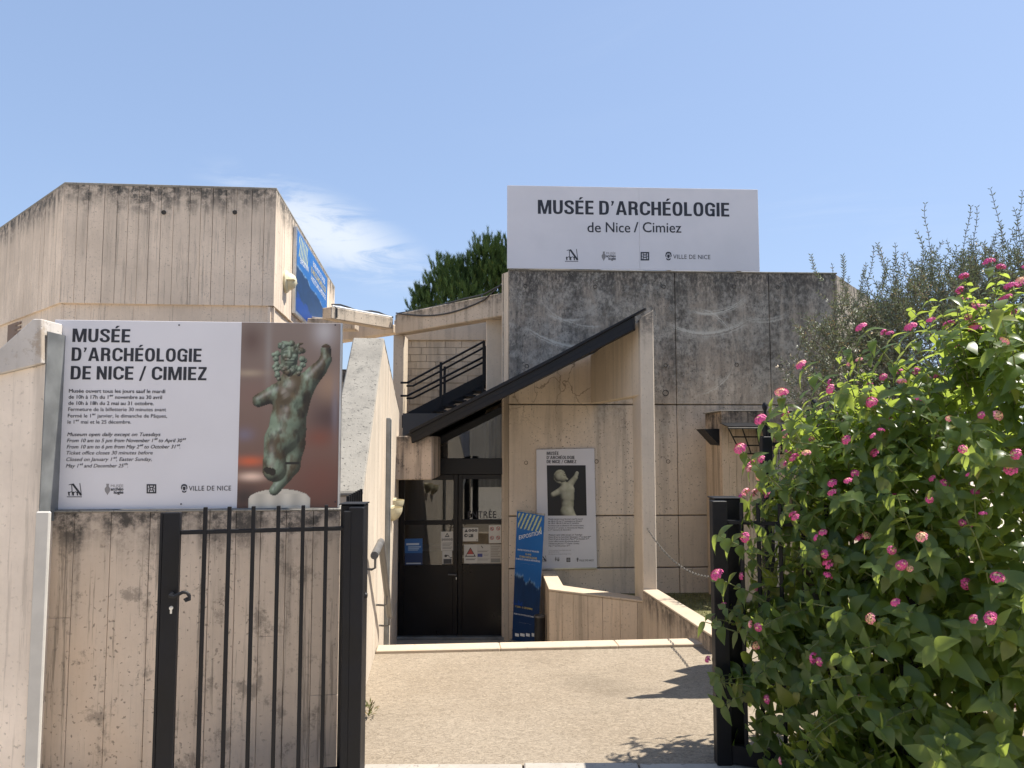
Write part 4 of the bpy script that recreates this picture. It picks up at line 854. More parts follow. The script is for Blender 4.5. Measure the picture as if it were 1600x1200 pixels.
# ================================================================== BLUE EXHIBITION PANELS
def expo_print(H, Wd, wide):
    X, Y = np.meshgrid(np.linspace(0, 1, Wd), np.linspace(0, 1, H)); asp = Wd / H
    top = srgb(34, 104, 176); img = np.ones((H, Wd, 3)) * top; img = img * (1 - Y[..., None] * .25)
    rid = (.50 if not wide else .44) + .05 * (vnoise(4, Wd, 7, 3, 4)[1] - .5)[None] * 2 + (.05 * X if not wide else .10 * X)
    n = vnoise(H, Wd, 16, 9, 5); land = Y > rid; sea = Y > rid + (.2 if not wide else .36) + .16 * (n - .5)
    edge = np.clip(1 - np.abs(Y - rid) / .02, 0, 1)[..., None] * (vnoise(H, Wd, 20, 2) > .45)[..., None] * .5
    img = np.where(land[..., None], srgb(10, 34, 66) * (.5 + 1.3 * n[..., None]) + srgb(24, 60, 100) * .35, img)
    img = np.where(sea[..., None], srgb(12, 62, 140) * (.75 + .35 * n[..., None]), img)
    if not wide: img = np.where((Y > .72)[..., None], srgb(12, 48, 92) * np.ones(3), img)
    img = img * (1 - edge) + srgb(150, 190, 220) * edge
    sx_, sy_ = (.9, .135) if not wide else (.30, .30)
    st_ = ((X * asp + Y * .55) * (150 if not wide else 60)) % (2 * math.pi); m = (X > .05) & (X < sx_) & (Y > .015) & (Y < sy_) & (np.cos(st_) > .35)
    img[m] = srgb(196, 200, 140); return img
EX = VP((W(803, 900, 9.42).x, 9.42), (W(846, 900, 9.16).x, 9.16))
ru = thing('rollup_banner', 'blue free-standing exhibition roll-up banner right of the black doors', 'banner', (.15, 9.3, LAND))
cr_ = EX.px([(808, 797), (851, 804), (840, 1002), (800, 994)]); cr_[2] = (cr_[2][0], LAND + .06); cr_[3] = (cr_[3][0], LAND + .06)
rus = obj('sheet', MB().slab(EX, cr_, -.006, -.001), M['alu'], ru); pgrid('print', rus, EX, cr_, expo_print(150, 46, False), .0005)
obj('base', MB().slab(EX, [(cr_[3][0] - .02, LAND + .002), (cr_[2][0] + .02, LAND + .002), (cr_[2][0] + .02, LAND + .075), (cr_[3][0] - .02, LAND + .075)], -.07, .05), M['galv'], ru, bevel=.008)
obj('top_bar', MB().slab(EX, [(cr_[0][0], cr_[0][1] - .012), (cr_[1][0], cr_[1][1] - .012), (cr_[1][0], cr_[1][1] + .008), (cr_[0][0], cr_[0][1] + .008)], -.012, .006), M['alu'], ru)
text(rus, EX, 'EXPOSITION', 811, 846, 843, 6.0, M['whiteink'], .006, 0, .003, 1, tilt=.26)
for body, x0, x1, yb, h, mt in (('ENTRE MONTS ET RIVAGES', 809, 842, 860, 2.4, 'whiteink'), ('10 ANS', 821, 830, 867, 2.8, 'yellowink'), ('D’ARCHÉOLOGIE', 812, 839, 870.8, 3.0, 'yellowink'), ('À NICE ET DANS LA MÉTROPOLE', 806, 844, 874, 2.4, 'whiteink'), ('17 JUIN - 31 DÉCEMBRE', 805, 832, 948.5, 2.6, 'yellowink'), ('MUSÉE D’ARCHÉOLOGIE NICE CIMIEZ', 803, 834, 959.5, 2.0, 'whiteink'), ('____', 815, 836, 880, .5, 'whiteink'), ('____', 810, 830, 972, .5, 'whiteink')):
    text(rus, EX, body, x0, x1, yb, h, M[mt], .01, 0, .003)
for x0, x1 in ((805, 811), (813, 820), (822, 828), (831, 835)):
    (a, zt_), (c, zb_) = EX.sz(x0, 989), EX.sz(x1, 995); obj('sponsor_mark', MB().poly([EX.p(a, zb_, .003), EX.p(c, zb_, .003), EX.p(c, zt_, .003), EX.p(a, zt_, .003)]), M['whiteink'], rus)
c = W(843.5, 980, 8.98); bn = thing('umbrella_stand', 'slim black cylindrical bin standing in front of the blue roll-up banner', 'bin', (c.x, c.y, LAND))
zt_ = ZY(961, 8.98); obj('body', MB().lathe([(.058, LAND + .001), (.062, LAND + .02), (.062, zt_ - .02)], (c.x, c.y, 0), 20), M['bin'], bn, smooth=True)
obj('rim', MB().lathe([(.063, zt_ - .022), (.066, zt_ - .012), (.064, zt_), (.056, zt_), (.054, zt_ - .04)], (c.x, c.y, 0), 20), M['railgrey'], bn, smooth=True)
BB = VP(tuple(FV['r'].A + FV['r'].n * .06), tuple(FV['r'].A + FV['r'].e * FV['r'].L + FV['r'].n * .06))
a = BB.sz(463.5, 420)[0]; c = BB.sz(511, 450)[0]; zt_ = BB.sz(463.5, 357)[1]; zb_ = BB.sz(463.5, 486)[1]
bb = thing('exhibition_banner', 'wide blue exhibition banner on the sunlit side of the pavilion', 'banner', (BB.p((a + c) / 2, 0).x, BB.p((a + c) / 2, 0).y, zb_))
obj('frame', MB().rect(BB, a - .05, c + .05, zb_ - .05, zt_ + .04, -.055, 0), M['alu'], bb, bevel=.004)
pgrid('print', bb, BB, [(a, zt_), (c, zt_), (c, zb_), (a, zb_)], expo_print(70, 200, True), .002)
def btext(body, s_, s2, z_, h, mt, tilt=0., bold=.03):
    v, f = text_raw(body, bold, 0, 1.); x0 = min(p[0] for p in v); x1 = max(p[0] for p in v); k = (s2 - s_) / (x1 - x0); mb = MB()
    mb.v = [tuple(BB.p(s_ + (p[0] - x0) * k, z_ + p[1] * h / .682 + tilt * (p[0] - x0) * k, .004)) for p in v]; mb.f = f; mb.m = [0] * len(f); obj('lettering', mb, M[mt], bb)
w_ = c - a; h_ = zt_ - zb_
btext('EXPOSITION', a + .08 * w_, a + .32 * w_, zt_ - .36 * h_, .07 * h_, 'whiteink', .05); btext('ENTRE MONTS ET RIVAGES', a + .46 * w_, a + .90 * w_, zt_ - .15 * h_, .075 * h_, 'whiteink')
btext('10 ANS D’ARCHÉOLOGIE', a + .40 * w_, a + .94 * w_, zt_ - .27 * h_, .085 * h_, 'yellowink'); btext('À NICE ET DANS LA MÉTROPOLE', a + .40 * w_, a + .94 * w_, zt_ - .38 * h_, .075 * h_, 'whiteink')

# ================================================================== NOTICES on the door glass
def sheet_img(H, Wd, kind):
    X, Y = np.meshgrid(np.linspace(0, 1, Wd), np.linspace(0, 1, H)); asp = H / Wd; paper = srgb(198, 194, 184); img = np.ones((H, Wd, 3)) * paper
    dk = srgb(38, 38, 40); rd = srgb(160, 60, 58)
    def rect(x0, y0, x1, y1, c_): img[(X > x0) & (X < x1) & (Y > y0) & (Y < y1)] = c_
    def disc(cx, cy, r, c_, r0=0): d = np.hypot(X - cx, (Y - cy) * asp); img[(d < r) & (d >= r0)] = c_
    def tri(cx, cy, r, c_): img[(Y > cy - r / asp) & (Y < cy + r / asp) & (np.abs(X - cx) < (Y - cy + r / asp) * asp * .58)] = c_
    def lines(x0, x1, y0, y1, nn, c_):
        for i in range(nn): y_ = y0 + (y1 - y0) * i / nn; rect(x0, y_, x1 - .12 * (i % 3) * (x1 - x0), y_ + (y1 - y0) / nn * .45, c_)
    if kind == 'blue':
        img[:] = srgb(40, 96, 158); img[Y > .55] = srgb(22, 52, 96); rect(.1, .18, .8, .24, srgb(190, 205, 215)); lines(.2, .9, .3, .5, 3, srgb(150, 175, 200)); rect(.1, .93, .9, .97, srgb(180, 190, 200))
    if kind == 'warn':
        tri(.5, .17, .17, dk); tri(.5, .18, .08, paper)
        for i in range(5): disc(.14 + i * .18, .42, .085, dk); disc(.14 + i * .18, .42, .04, paper)
        lines(.12, .92, .58, .95, 5, srgb(140, 136, 130))
    if kind == 'hand':
        rect(.1, .62, .95, .98, srgb(60, 62, 66)); disc(.35, .38, .14, dk); img[(np.abs(Y - .44 - .1 * np.sin(X * 9)) < .03) & (X > .4)] = dk
    if kind == 'icons':
        tri(.22, .2, .11, dk)
        for i in range(3): disc(.46 + i * .20, .20, .095, dk); disc(.46 + i * .2, .2, .03, paper)
        disc(.2, .56, .12, dk); disc(.22, .56, .05, paper); rect(.38, .46, .68, .70, srgb(70, 70, 70)); rect(.42, .5, .5, .6, paper); rect(.9, .86, .95, .94, dk)
    if kind == 'forbid':
        for cx, cy in ((.25, .2), (.75, .19), (.25, .7), (.75, .7)): disc(cx, cy, .16, rd, .11); img[(np.abs((X - cx) - (Y - cy) * asp) < .03) & (np.hypot(X - cx, (Y - cy) * asp) < .13)] = rd; rect(cx - .05, cy - .03, cx + .03, cy + .04, dk)
    if kind == 'plan':
        img[(Y > .16) & (Y < .64) & (np.abs(X - .17) < (Y - .14) * .29)] = dk; img[(Y > .22) & (Y < .60) & (np.abs(X - .17) < (Y - .21) * .28)] = srgb(168, 62, 54); rect(.07, .52, .27, .60, paper); lines(.05, .32, .74, .84, 2, dk)
        img[:, :][(X > .345) & (X < .70)] = srgb(186, 182, 172); lines(.36, .66, .32, .42, 2, srgb(120, 116, 110)); rect(.36, .48, .49, .66, srgb(62, 70, 132)); lines(.52, .66, .5, .64, 2, srgb(150, 146, 140)); lines(.37, .68, .74, .86, 2, srgb(140, 136, 128))
        img[(np.abs(X - .48 - (Y - .13) * .35) < .012) & (Y > .06) & (Y < .2)] = dk; img[X > .70] = srgb(176, 170, 158); lines(.72, .97, .1, .7, 7, srgb(146, 140, 130)); rect(.72, .75, .97, .95, srgb(130, 130, 124))
    return img
for rect_, kind, lab, res in (((632.3, 842, 660, 883), 'blue', 'small blue exhibition poster at the left of the left door pane', (44, 30)), ((689, 831, 708.3, 860.5), 'warn', 'white notice with a warning triangle on the left door pane', (60, 40)), ((691, 861, 706.5, 881.5), 'hand', 'small hand-hygiene card below the white notice on the left door', (44, 32)), ((723.2, 825, 747, 846), 'icons', 'white notice with black round icons on the right door pane', (60, 66)), ((763.8, 820.8, 783.2, 849), 'forbid', 'white notice with four red prohibition circles on the right door', (64, 44)), ((725, 851, 783.5, 880.5), 'plan', 'wide notice with a red triangle at the foot of the right door pane', (70, 138))):
    x0, y0_, x1, y1_ = rect_; d_ = -.0065; q = [DR.sz(x0, y0_), DR.sz(x1, y0_ - .5), DR.sz(x1, y1_ - .3), DR.sz(x0, y1_)]
    nt_ = thing('notice', lab, 'notice', DR.p((q[2][0] + q[3][0]) / 2, q[2][1], d_)); nt_['group'] = 'notices stuck to the entrance doors'
    obj('paper', MB().slab(DR, q, -.0072, d_), M['white_paint'], nt_); pgrid('print', nt_, DR, q, sheet_img(res[0], res[1], kind), d_ + .0008)

# ================================================================== GATES
GL = VP((W(248, 1000, 3.42).x, 3.42), (W(534, 1000, 3.60).x, 3.60)); BL = M['black']
lg = thing('gate_leaf', 'open black steel gate leaf with lever handle folded against the boundary wall', 'gate', (GL.p(.4, 0).x, 3.5, -.012))
zt_ = GL.sz(265, 801)[1]; a0, a1 = GL.sz(249.5, 1000)[0], GL.sz(275.5, 1000)[0]
obj('stile', MB().rect(GL, a0 - .002, a1, .03, zt_, -.045, .0), BL, lg, bevel=.003); obj('lock_plate', MB().rect(GL, a0 - .016, a0 - .003, .03, zt_ + .0, -.03, -.004), BL, lg, bevel=.002)
zr0 = GL.sz(283, 836)[1]; zr1 = GL.sz(283, 829.5)[1]
obj('top_rail', MB().rect(GL, a1, GL.L + .02, zr0, zr1, -.034, -.012), BL, lg, bevel=.002); obj('bottom_rail', MB().rect(GL, a1, GL.L + .02, .04, .12, -.04, -.004), BL, lg, bevel=.003)
for px in (317, 355, 393, 432.5, 471.5, 508):
    s_ = GL.sz(px, 900)[0]; obj('bar', MB().rect(GL, s_ - .0085, s_ + .0085, .06, zt_ + .02, -.030, -.010), BL, lg, bevel=.002)
obj('stile', MB().rect(GL, GL.L, GL.L + .035, .03, zt_ - .01, -.045, 0), BL, lg, bevel=.003)
hz = [GL.p(*GL.sz(px, py), .035) for px, py in ((268, 929), (274, 930), (281, 926.5), (288, 923), (294, 923.5), (298, 928), (297.5, 934), (293.5, 935.5), (291.5, 932))]
hd = obj('handle', MB().tube([GL.p(*GL.sz(268, 929), 0.0)] + hz, [.008] * 4 + [.0075] * 3 + [.009] * 3, 8), M['iron'], lg, smooth=True)
obj('rose', MB().lathe([(.012, 0), (.012, .006), (.006, .009)], GL.p(*GL.sz(268, 929), .0005), 12, 0, (GL.n.x, GL.n.y, 0)), M['iron'], lg, smooth=True)
ks, kz = GL.sz(267.5, 952); obj('lock_cylinder', MB().lathe([(.0085, 0), (.0085, .005), (.002, .006)], GL.p(ks, kz + .006, .0), 12, 0, (GL.n.x, GL.n.y, 0)).rect(GL, ks - .004, ks + .004, kz - .018, kz + .002, 0, .005), M['alu'], lg)
p0, p1 = W(529, 1000, 3.665), W(566, 1000, 3.665); f0, f1 = W(542, 1000, 3.62), W(566, 1000, 3.62)
gpo = thing('gate_post', 'black steel gate post at the right end of the boundary wall', 'post', ((p0.x + p1.x) / 2, 3.7, -.05))
zc_ = ZY(789, 3.66); obj('shaft', MB().box(p0.x, p1.x, 3.665, 3.775, -.05, zc_), BL, gpo, bevel=.004); obj('shaft_cap', MB().box(p0.x - .006, p1.x + .004, 3.655, 3.785, zc_ + .0005, zc_ + .006), BL, gpo, bevel=.001)
obj('stop_tube', MB().box(f0.x, f1.x, 3.61, 3.664, -.05, ZY(793, 3.61)), BL, gpo, bevel=.003); c = W(568.5, 931, 3.69)
obj('latch_knob', MB().lathe([(.012, 0), (.016, .006), (.011, .014), (.002, .016)], (p1.x, 3.70, c.z), 12, 0, (1, 0, 0)), M['iron'], gpo, smooth=True)
pk = thing('side_gate', 'short row of black pickets behind the left gate post', 'gate', (-1.0, 4.6, -.3))
for i in range(7):
    t = i / 6; p = W(544 + 20 * t, 780, 4.05 + t * .62); obj('picket', MB().box(p.x - .008, p.x + .008, p.y - .008, p.y + .008, -.3, ZY(775 - 11 * t, p.y)), BL, pk)
obj('rail', MB().tube([W(543, 790, 4.05), W(564, 786, 4.67)], .01, 6), BL, pk)
# right leaf, swung out into the shrub
GR = VP((W(1134, 1000, 3.93).x, 3.93), (1.86, 3.58))
rg = thing('gate_leaf', 'open black steel gate leaf overgrown by the pink flowering shrub', 'gate', (1.45, 3.75, -.012))
zR = GR.sz(1187, 786.5)[1]; zra, zrb = GR.sz(1140, 818.5)[1], GR.sz(1140, 812.5)[1]
obj('top_rail', MB().rect(GR, 0, GR.L, zra, zrb, -.012, .010), BL, rg, bevel=.002); obj('bottom_rail', MB().rect(GR, 0, GR.L, .02, .11, -.02, .016), BL, rg, bevel=.003)
for px in (1160.5, 1187, 1221, 1257, 1294, 1333, 1374):
    s_ = GR.sz(px, 900)[0]; obj('bar', MB().rect(GR, s_ - .0095, s_ + .0095, .04, zR, -.011, .009), BL, rg, bevel=.002)
obj('stile', MB().rect(GR, GR.L - .1, GR.L, .02, zR, -.02, .022), BL, rg, bevel=.003)
p0, p1 = W(1113, 900, 3.93), W(1136, 900, 3.93); q0, q1 = W(1117, 900, 4.0), W(1157, 900, 4.0)
rp_ = thing('gate_post', 'black steel gate post beside the pink flowering shrub', 'post', ((p0.x + p1.x) / 2, 4.0, -.05))
obj('stop_tube', MB().box(p0.x, p1.x, 3.90, 3.965, .012, ZY(783, 3.9)), BL, rp_, bevel=.003)
obj('shaft', MB().box(q0.x, q1.x, 3.968, 4.09, -.05, ZY(780, 3.968)), BL, rp_, bevel=.004); zz = ZY(780, 3.968); obj('shaft_cap', MB().box(q0.x - .006, q1.x + .006, 3.9665, 4.10, zz + .0005, zz + .007), BL, rp_, bevel=.001)
# old wrought-iron fence
IR = M['iron']; FZ = 5.15
inf = thing('iron_fence', 'old black wrought-iron fence with spear finials and scroll behind the shrub', 'fence', (W(1240, 700, FZ).x, FZ, 0))
def finial(x, y, z, r, parent): obj('finial', MB().lathe([(r * .55, 0), (r, r * 2.4), (r * .3, r * 5.5), (r * .35, r * 5.8), (r * .62, r * 6.4), (r * .62, r * 7.0), (r * .3, r * 7.6)], (x, y, z), 10), IR, parent, smooth=True)
for px, yt in ((1195, 629), (1271, 624)):
    p = W(px, yt, FZ); hgt = .030 * 7.6; fp_ = obj('post', MB().box(p.x - .034, p.x + .034, FZ - .034, FZ + .034, 0, p.z - hgt), IR, inf, bevel=.003); finial(p.x, FZ, p.z - hgt, .030, fp_)
for px, yt in ((1262, 638), (1288, 634), (1306, 645), (1325, 648), (1344, 650)):
    p = W(px, yt, FZ + .01); hgt = .016 * 7.6; fp_ = obj('picket', MB().box(p.x - .009, p.x + .009, FZ + .001, FZ + .019, .08, p.z - hgt), IR, inf); finial(p.x, FZ + .01, p.z - hgt, .016, fp_)
zf = ZY(694, FZ); p0, p1 = W(1200, 694, FZ), W(1360, 694, FZ)
obj('rail', MB().box(p0.x, p1.x, FZ - .012, FZ + .012, zf - .012, zf + .012), IR, inf); obj('rail', MB().box(p0.x, p1.x, FZ - .012, FZ + .012, .12, .15), IR, inf)
obj('latch_box', MB().box(W(1222, 690, FZ).x, W(1240, 690, FZ).x, FZ - .03, FZ + .03, zf + .013, zf + .045), IR, inf, bevel=.003)
FP = VP((1.73, 5.12), (2.02, 5.80)); zz_ = [(0, .1), (FP.L, .1), (FP.L, 1.30), (FP.L * .84, 1.62), (FP.L * .68, 1.36), (FP.L * .5, 1.66), (FP.L * .34, 1.38), (FP.L * .16, 1.60), (0, 1.30)]
obj('shadow_sheet', MB().slab(FP, zz_, -.004, 0), IR, inf)  # hidden sheet added to cast a zigzag shadow on the forecourt
sc = []; cc = W(1214, 676, FZ)
for i in range(22):
    t = i / 21; a = R(200) - t * R(400); r = .052 - .036 * t; sc.append(cc + Vector((r * math.cos(a), 0, r * math.sin(a))))
obj('scroll', MB().tube([Vector((W(1203, 694, FZ).x, FZ, zf))] + sc, .009, 7), IR, inf, smooth=True); obj('scroll_eye', MB().lathe([(.001, -.012), (.016, -.008), (.016, .008), (.001, .012)], sc[-1], 10, 0, (0, 1, 0)), IR, inf, smooth=True)
# chain between column and fence
ch0 = W(1012, 826, 7.74); ch1 = W(1193, 872, 5.11); ch0.z = ZY(826, 7.74); mb = MB(); NL = 76
def cpt(t):
    p = ch0.lerp(ch1, t); p.z -= .27 * 4 * t * (1 - t); return p
for i in range(NL):
    p = cpt((i + .5) / NL); q = cpt((i + .5) / NL + .004); t = (q - p).normalized(); u = Vector((0, 0, 1)).cross(t).normalized(); v = t.cross(u); w = u if i % 2 else v; L_ = .026; ring = []
    for k in range(9):
        a = 2 * math.pi * k / 8; ring.append(p + t * math.cos(a) * L_ + w * math.sin(a) * .009)
    mb.tube(ring, .003, 5)
tag(obj('chain', mb, M['chain'], smooth=True), 'steel chain hanging from the column towards the iron fence', 'chain')
# pier with metal awnings
pi_ = thing('concrete_pier', 'dark-topped stained concrete pier behind the iron fence', 'pier', (3, 9.1, -.3))
PI = VP((W(1130, 800, 8.85).x, 8.85), (W(1262, 800, 8.85).x, 8.87)); zpt = ZY(642.5, 8.85)
obj('wall_core', MB().rect(PI, .02, PI.L, -.3, zpt - .004, -.75, -.03), M['pierstain'], pi_); boards(pi_, PI, 0, PI.L, -.3, zpt - .002, .15, M['pierstain'], thick=.03)
obj('coping', MB().rect(PI, -.005, PI.L + .005, zpt - .0015, zpt + .012, -.76, .006), M['coping'], pi_, bevel=.003)
aw = thing('metal_awning', 'dark metal grid awning on the front of the stained pier', 'awning', (2.9, 8.7, 1.4))
aTop, aBot = ZY(669, 8.5), ZY(709, 8.82); x0t, x1t = W(1138, 670, 8.5).x, W(1247, 670, 8.5).x; x0b, x1b = W(1158, 708, 8.82).x, W(1236, 708, 8.82).x
def AP(u, v): return Vector((x0t + (x1t - x0t) * u, 8.5, aTop)).lerp(Vector((x0b + (x1b - x0b) * u, 8.82, aBot)), v)
for i in range(6): obj('bar', MB().tube([AP(i / 5, 0), AP(i / 5, 1)], .008, 6), M['black'], aw)
for j in range(4): obj('cross_bar', MB().tube([AP(0, j / 3), AP(1, j / 3)], .008, 6), M['black'], aw)
obj('roof_plate', MB().prism([(x0t, 8.5, aTop + .012), (x1t, 8.5, aTop + .012), (x1t, 8.84, aTop + .06), (x0t, 8.84, aTop + .06)], [(x0t, 8.5, aTop + .02), (x1t, 8.5, aTop + .02), (x1t, 8.84, aTop + .07), (x0t, 8.84, aTop + .07)]), M['black'], aw)
obj('cheek', MB().prism([AP(1, 0), AP(1, 1), Vector((x1t, 8.84, aTop))], [AP(1, 0) + Vector((.006, 0, 0)), AP(1, 1) + Vector((.006, 0, 0)), Vector((x1t + .006, 8.84, aTop))]), M['black'], aw)
CK = VP((W(1098, 690, 9.0).x, 9.0), (W(1130, 690, 9.0).x, 9.0)); ckp = CK.px([(1100, 670), (1129, 670), (1129, 701)])
tag(obj('metal_awning', MB().slab(CK, ckp, -.4, 0), M['roofblack'], bevel=.002), 'small dark triangular metal awning on the left side of the pier', 'awning')

# ================================================================== ACROSS THE STREET (invented wall, added for the door reflections)
M['farstone'] = concrete('added_wall_stone', (.62, .57, .49), streak=.3, pit=.3)  # tone of the added wall, raised so it bounces fill light
aw2 = thing('added_street_wall', 'long grey wall added across the street to be mirrored in the door glass', 'wall', (0, -8, -.012))
obj('wall_body', MB().box(-16, 16, -8.4, -8.0, -.05, 3.3), M['farstone'], aw2, bevel=.02); obj('coping', MB().box(-16.1, 16.1, -8.5, -7.9, 3.301, 3.42), M['coping'], aw2, bevel=.02)
obj('plinth', MB().box(-16, 16, -7.999, -7.92, -.05, .6), M['coping'], aw2, bevel=.01)
for i in range(9): obj('pilaster', MB().box(-14.2 + i * 3.5, -13.8 + i * 3.5, -7.999, -7.86, .601, 3.3), M['farstone'], aw2, bevel=.01)

# ================================================================== VEGETATION
def emit(base_v, base_f, mats, name, mat, parent, kind='stuff', extra=None):
    """join many transformed copies of one small shape; mats: N x 3 x 4"""
    n = len(mats); bv = np.array(base_v); nv = len(bv)
    V = np.einsum('nij,vj->nvi', mats[:, :, :3], bv) + mats[:, None, :, 3]
    Fc = [tuple(int(i) + k * nv for i in f) for k in range(n) for f in base_f]
    me = bpy.data.meshes.new(name); me.from_pydata(V.reshape(-1, 3).tolist(), [], Fc); me.materials.append(mat)
    at = me.attributes.new('rnd', 'FLOAT', 'POINT'); at.data.foreach_set('value', np.repeat(rng.random(n), nv).astype(np.float32))
    me.polygons.foreach_set('use_smooth', [True] * len(me.polygons))
    o = link(bpy.data.objects.new(name, me), parent)
    if kind: o['kind'] = kind
    return o
def frame(fwd, up, size, pos):
    f = Vector(fwd).normalized(); u = Vector(up); r = f.cross(u)
    if r.length < 1e-4: r = f.orthogonal()
    r.normalize(); u = r.cross(f); m = np.zeros((3, 4)); m[:, 0] = np.array(r) * size; m[:, 1] = np.array(f) * size; m[:, 2] = np.array(u) * size; m[:, 3] = pos; return m
def leaf_shape(curl, fold, wide=.30):
    ts = [0, .06, .18, .34, .54, .74, .89, 1.0]; ws = [.03, .48, .88, 1.0, .86, .52, .22, 0.0]; v = []; f = []
    for t, w in zip(ts, ws):
        z = -curl * t * t; v += [(-w * wide, t, z + fold * w), (0, t, z), (w * wide, t, z + fold * w)]
    for i in range(7):
        a = 3 * i; f += [(a, a + 1, a + 4, a + 3), (a + 1, a + 2, a + 5, a + 4)]
    return v, f
LEAFS = [leaf_shape(c_, f_, w_) for c_, f_, w_ in ((.35, .07, .30), (.55, .10, .28), (.2, .05, .32), (.75, .08, .29), (.45, -.03, .31))]
def leaf_mesh(i):
    me = bpy.data.meshes.new('leaf'); me.from_pydata(LEAFS[i][0], [], LEAFS[i][1]); me.materials.append(M['lantana']); me.polygons.foreach_set('use_smooth', [True] * len(me.polygons)); return me
LM = [leaf_mesh(i) for i in range(len(LEAFS))]
def flower_mesh(seed, pale):
    r = random.Random(seed); mb = MB(); nf = 26
    for i in range(nf):
        k = i + .5; ph = math.acos(1 - k / nf * .96); a = math.pi * (1 + 5 ** .5) * k
        n = Vector((math.cos(a) * math.sin(ph), math.sin(a) * math.sin(ph), math.cos(ph))); c = Vector((n.x * .5, n.y * .5, n.z * .30)); t = n.orthogonal().normalized(); w = n.cross(t)
        mi = (1 if ph < .42 else 0) if not pale else (1 if ph < 1.0 else 2)
        if not pale and r.random() < .12: mi = 2
        a0 = r.random() * 6
        for j in range(5):
            q = a0 + j * 1.2566; d = t * math.cos(q) + w * math.sin(q); e = t * math.cos(q + .62) + w * math.sin(q + .62); e2 = t * math.cos(q - .62) + w * math.sin(q - .62)
            mb.poly([c, c + e2 * .10 + n * .02, c + d * .17 + n * .03, c + e * .10 + n * .02], mi)
    mb.tube([(0, 0, .2), (0, 0, -.5)], .05, 5, 3)
    me = bpy.data.meshes.new('flower_head'); me.from_pydata(mb.v, [], mb.f)
    for k in ('pink', 'creamp', 'palepink', 'stem'): me.materials.append(M[k])
    me.polygons.foreach_set('material_index', mb.m); return me
FM = [flower_mesh(i, i >= 3) for i in range(5)]
sh = thing('lantana_shrub', 'large lantana shrub with pink flower heads overgrowing the right gate', 'shrub', (1.9, 3.8, -.05))
ELL = [((1.86, 3.85, .88), (.52, .55, .95)), ((2.42, 3.62, 1.18), (.86, .80, .95)), ((1.52, 3.92, .38), (.28, .30, .55)), ((2.1, 3.4, .55), (.72, .60, .80)), ((3.3, 3.6, 1.1), (.9, .8, 1.2))]
def inside(p, grow=1.):
    return min(sum(((p[i] - c[i]) / (r[i] * grow)) ** 2 for i in range(3)) for c, r in ELL)
LV = []; FL = []; STM = MB()
def add_leaf(pos, fwd, up, size, pri): LV.append((frame(fwd, up, size, pos), random.randrange(len(LEAFS)), pri))
tries = 0; ns = 0
while ns < 760 and tries < 60000:
    tries += 1
    c, r = random.choices(ELL, weights=(1.0, 1.25, .28, 1.0, .35))[0]
    d = Vector((random.gauss(0, 1), random.gauss(0, 1), random.gauss(0, 1) + .12)).normalized()
    p = Vector((c[0] + d.x * r[0] * .80, c[1] + d.y * r[1] * .80, c[2] + d.z * r[2] * .80))
    if p.z < .02 or inside(p, 1.) < .50: continue
    if d.y > .45 and d.z < .3 and random.random() < .8: continue
    ns += 1; outw = Vector((d.x / r[0], d.y / r[1], d.z / r[2])).normalized()
    upb = .55 if p.z > 1.0 else .15
    dirn = (outw + Vector((random.gauss(0, .35), random.gauss(0, .35), upb + random.gauss(0, .25)))).normalized()
    L_ = random.uniform(.20, .40) * (1.35 if (outw.z > .5 and random.random() < .35) else 1.); nseg = max(4, int(L_ / .045)); pts = [p.copy()]; ang = random.uniform(0, 3.14); q = p.copy()
    for k in range(nseg):
        dirn = (dirn + Vector((0, 0, -.06)) + Vector((random.gauss(0, .05), random.gauss(0, .05), random.gauss(0, .05)))).normalized(); q = q + dirn * (L_ / nseg); pts.append(q.copy())
        ang += 1.57; o1 = dirn.orthogonal().normalized(); side = Quaternion(dirn, ang) @ o1; tt = (k + 1) / nseg
        size = random.choice((.055, .075, .085, .098, .115)) * random.uniform(.85, 1.15) * (1.0 if tt < .7 else .72)
        for sg in (1, -1):
            fw = (side * sg + dirn * .45 + Vector((0, 0, -.38))).normalized()
            add_leaf(q, fw, dirn + Vector((0, 0, .55)), size * random.uniform(.85, 1.1), q.y + random.uniform(0, .2) - .5 * tt)
    STM.tube(pts, [.0045 - .0028 * i / len(pts) for i in range(len(pts))], 4)
    pf = .40 if q.z > .9 else .10
    if random.random() < pf:
        for _ in range(random.choice((1, 1, 2))):
            dd = (dirn + Vector((random.gauss(0, .5), random.gauss(0, .5), .5))).normalized(); FL.append((q + dd * random.uniform(.03, .06), dd, random.uniform(.030, .047)))
def project(p):
    x, y, z = p[0], p[1], p[2] - CZ; yf = y * cT + z * sT; zf_ = -y * sT + z * cT
    return (800 + F * x / yf, 600 - F * zf_ / yf)
# inner leaves filling the crown
for _ in range(5200):
    c, r = random.choices(ELL, weights=(.9, 1.3, .2, 1.0, .5))[0]; d = Vector((random.gauss(0, 1), random.gauss(0, 1), random.gauss(0, 1))).normalized() * random.uniform(.45, .98)
    p = (c[0] + d.x * r[0], c[1] + d.y * r[1], c[2] + d.z * r[2])
    if p[2] < .0: continue
    add_leaf(p, (random.gauss(0, 1), random.gauss(0, 1), random.gauss(-.5, .5)), (random.gauss(0, .5), random.gauss(0, .5) - .3, 1), random.uniform(.07, .11), 9)
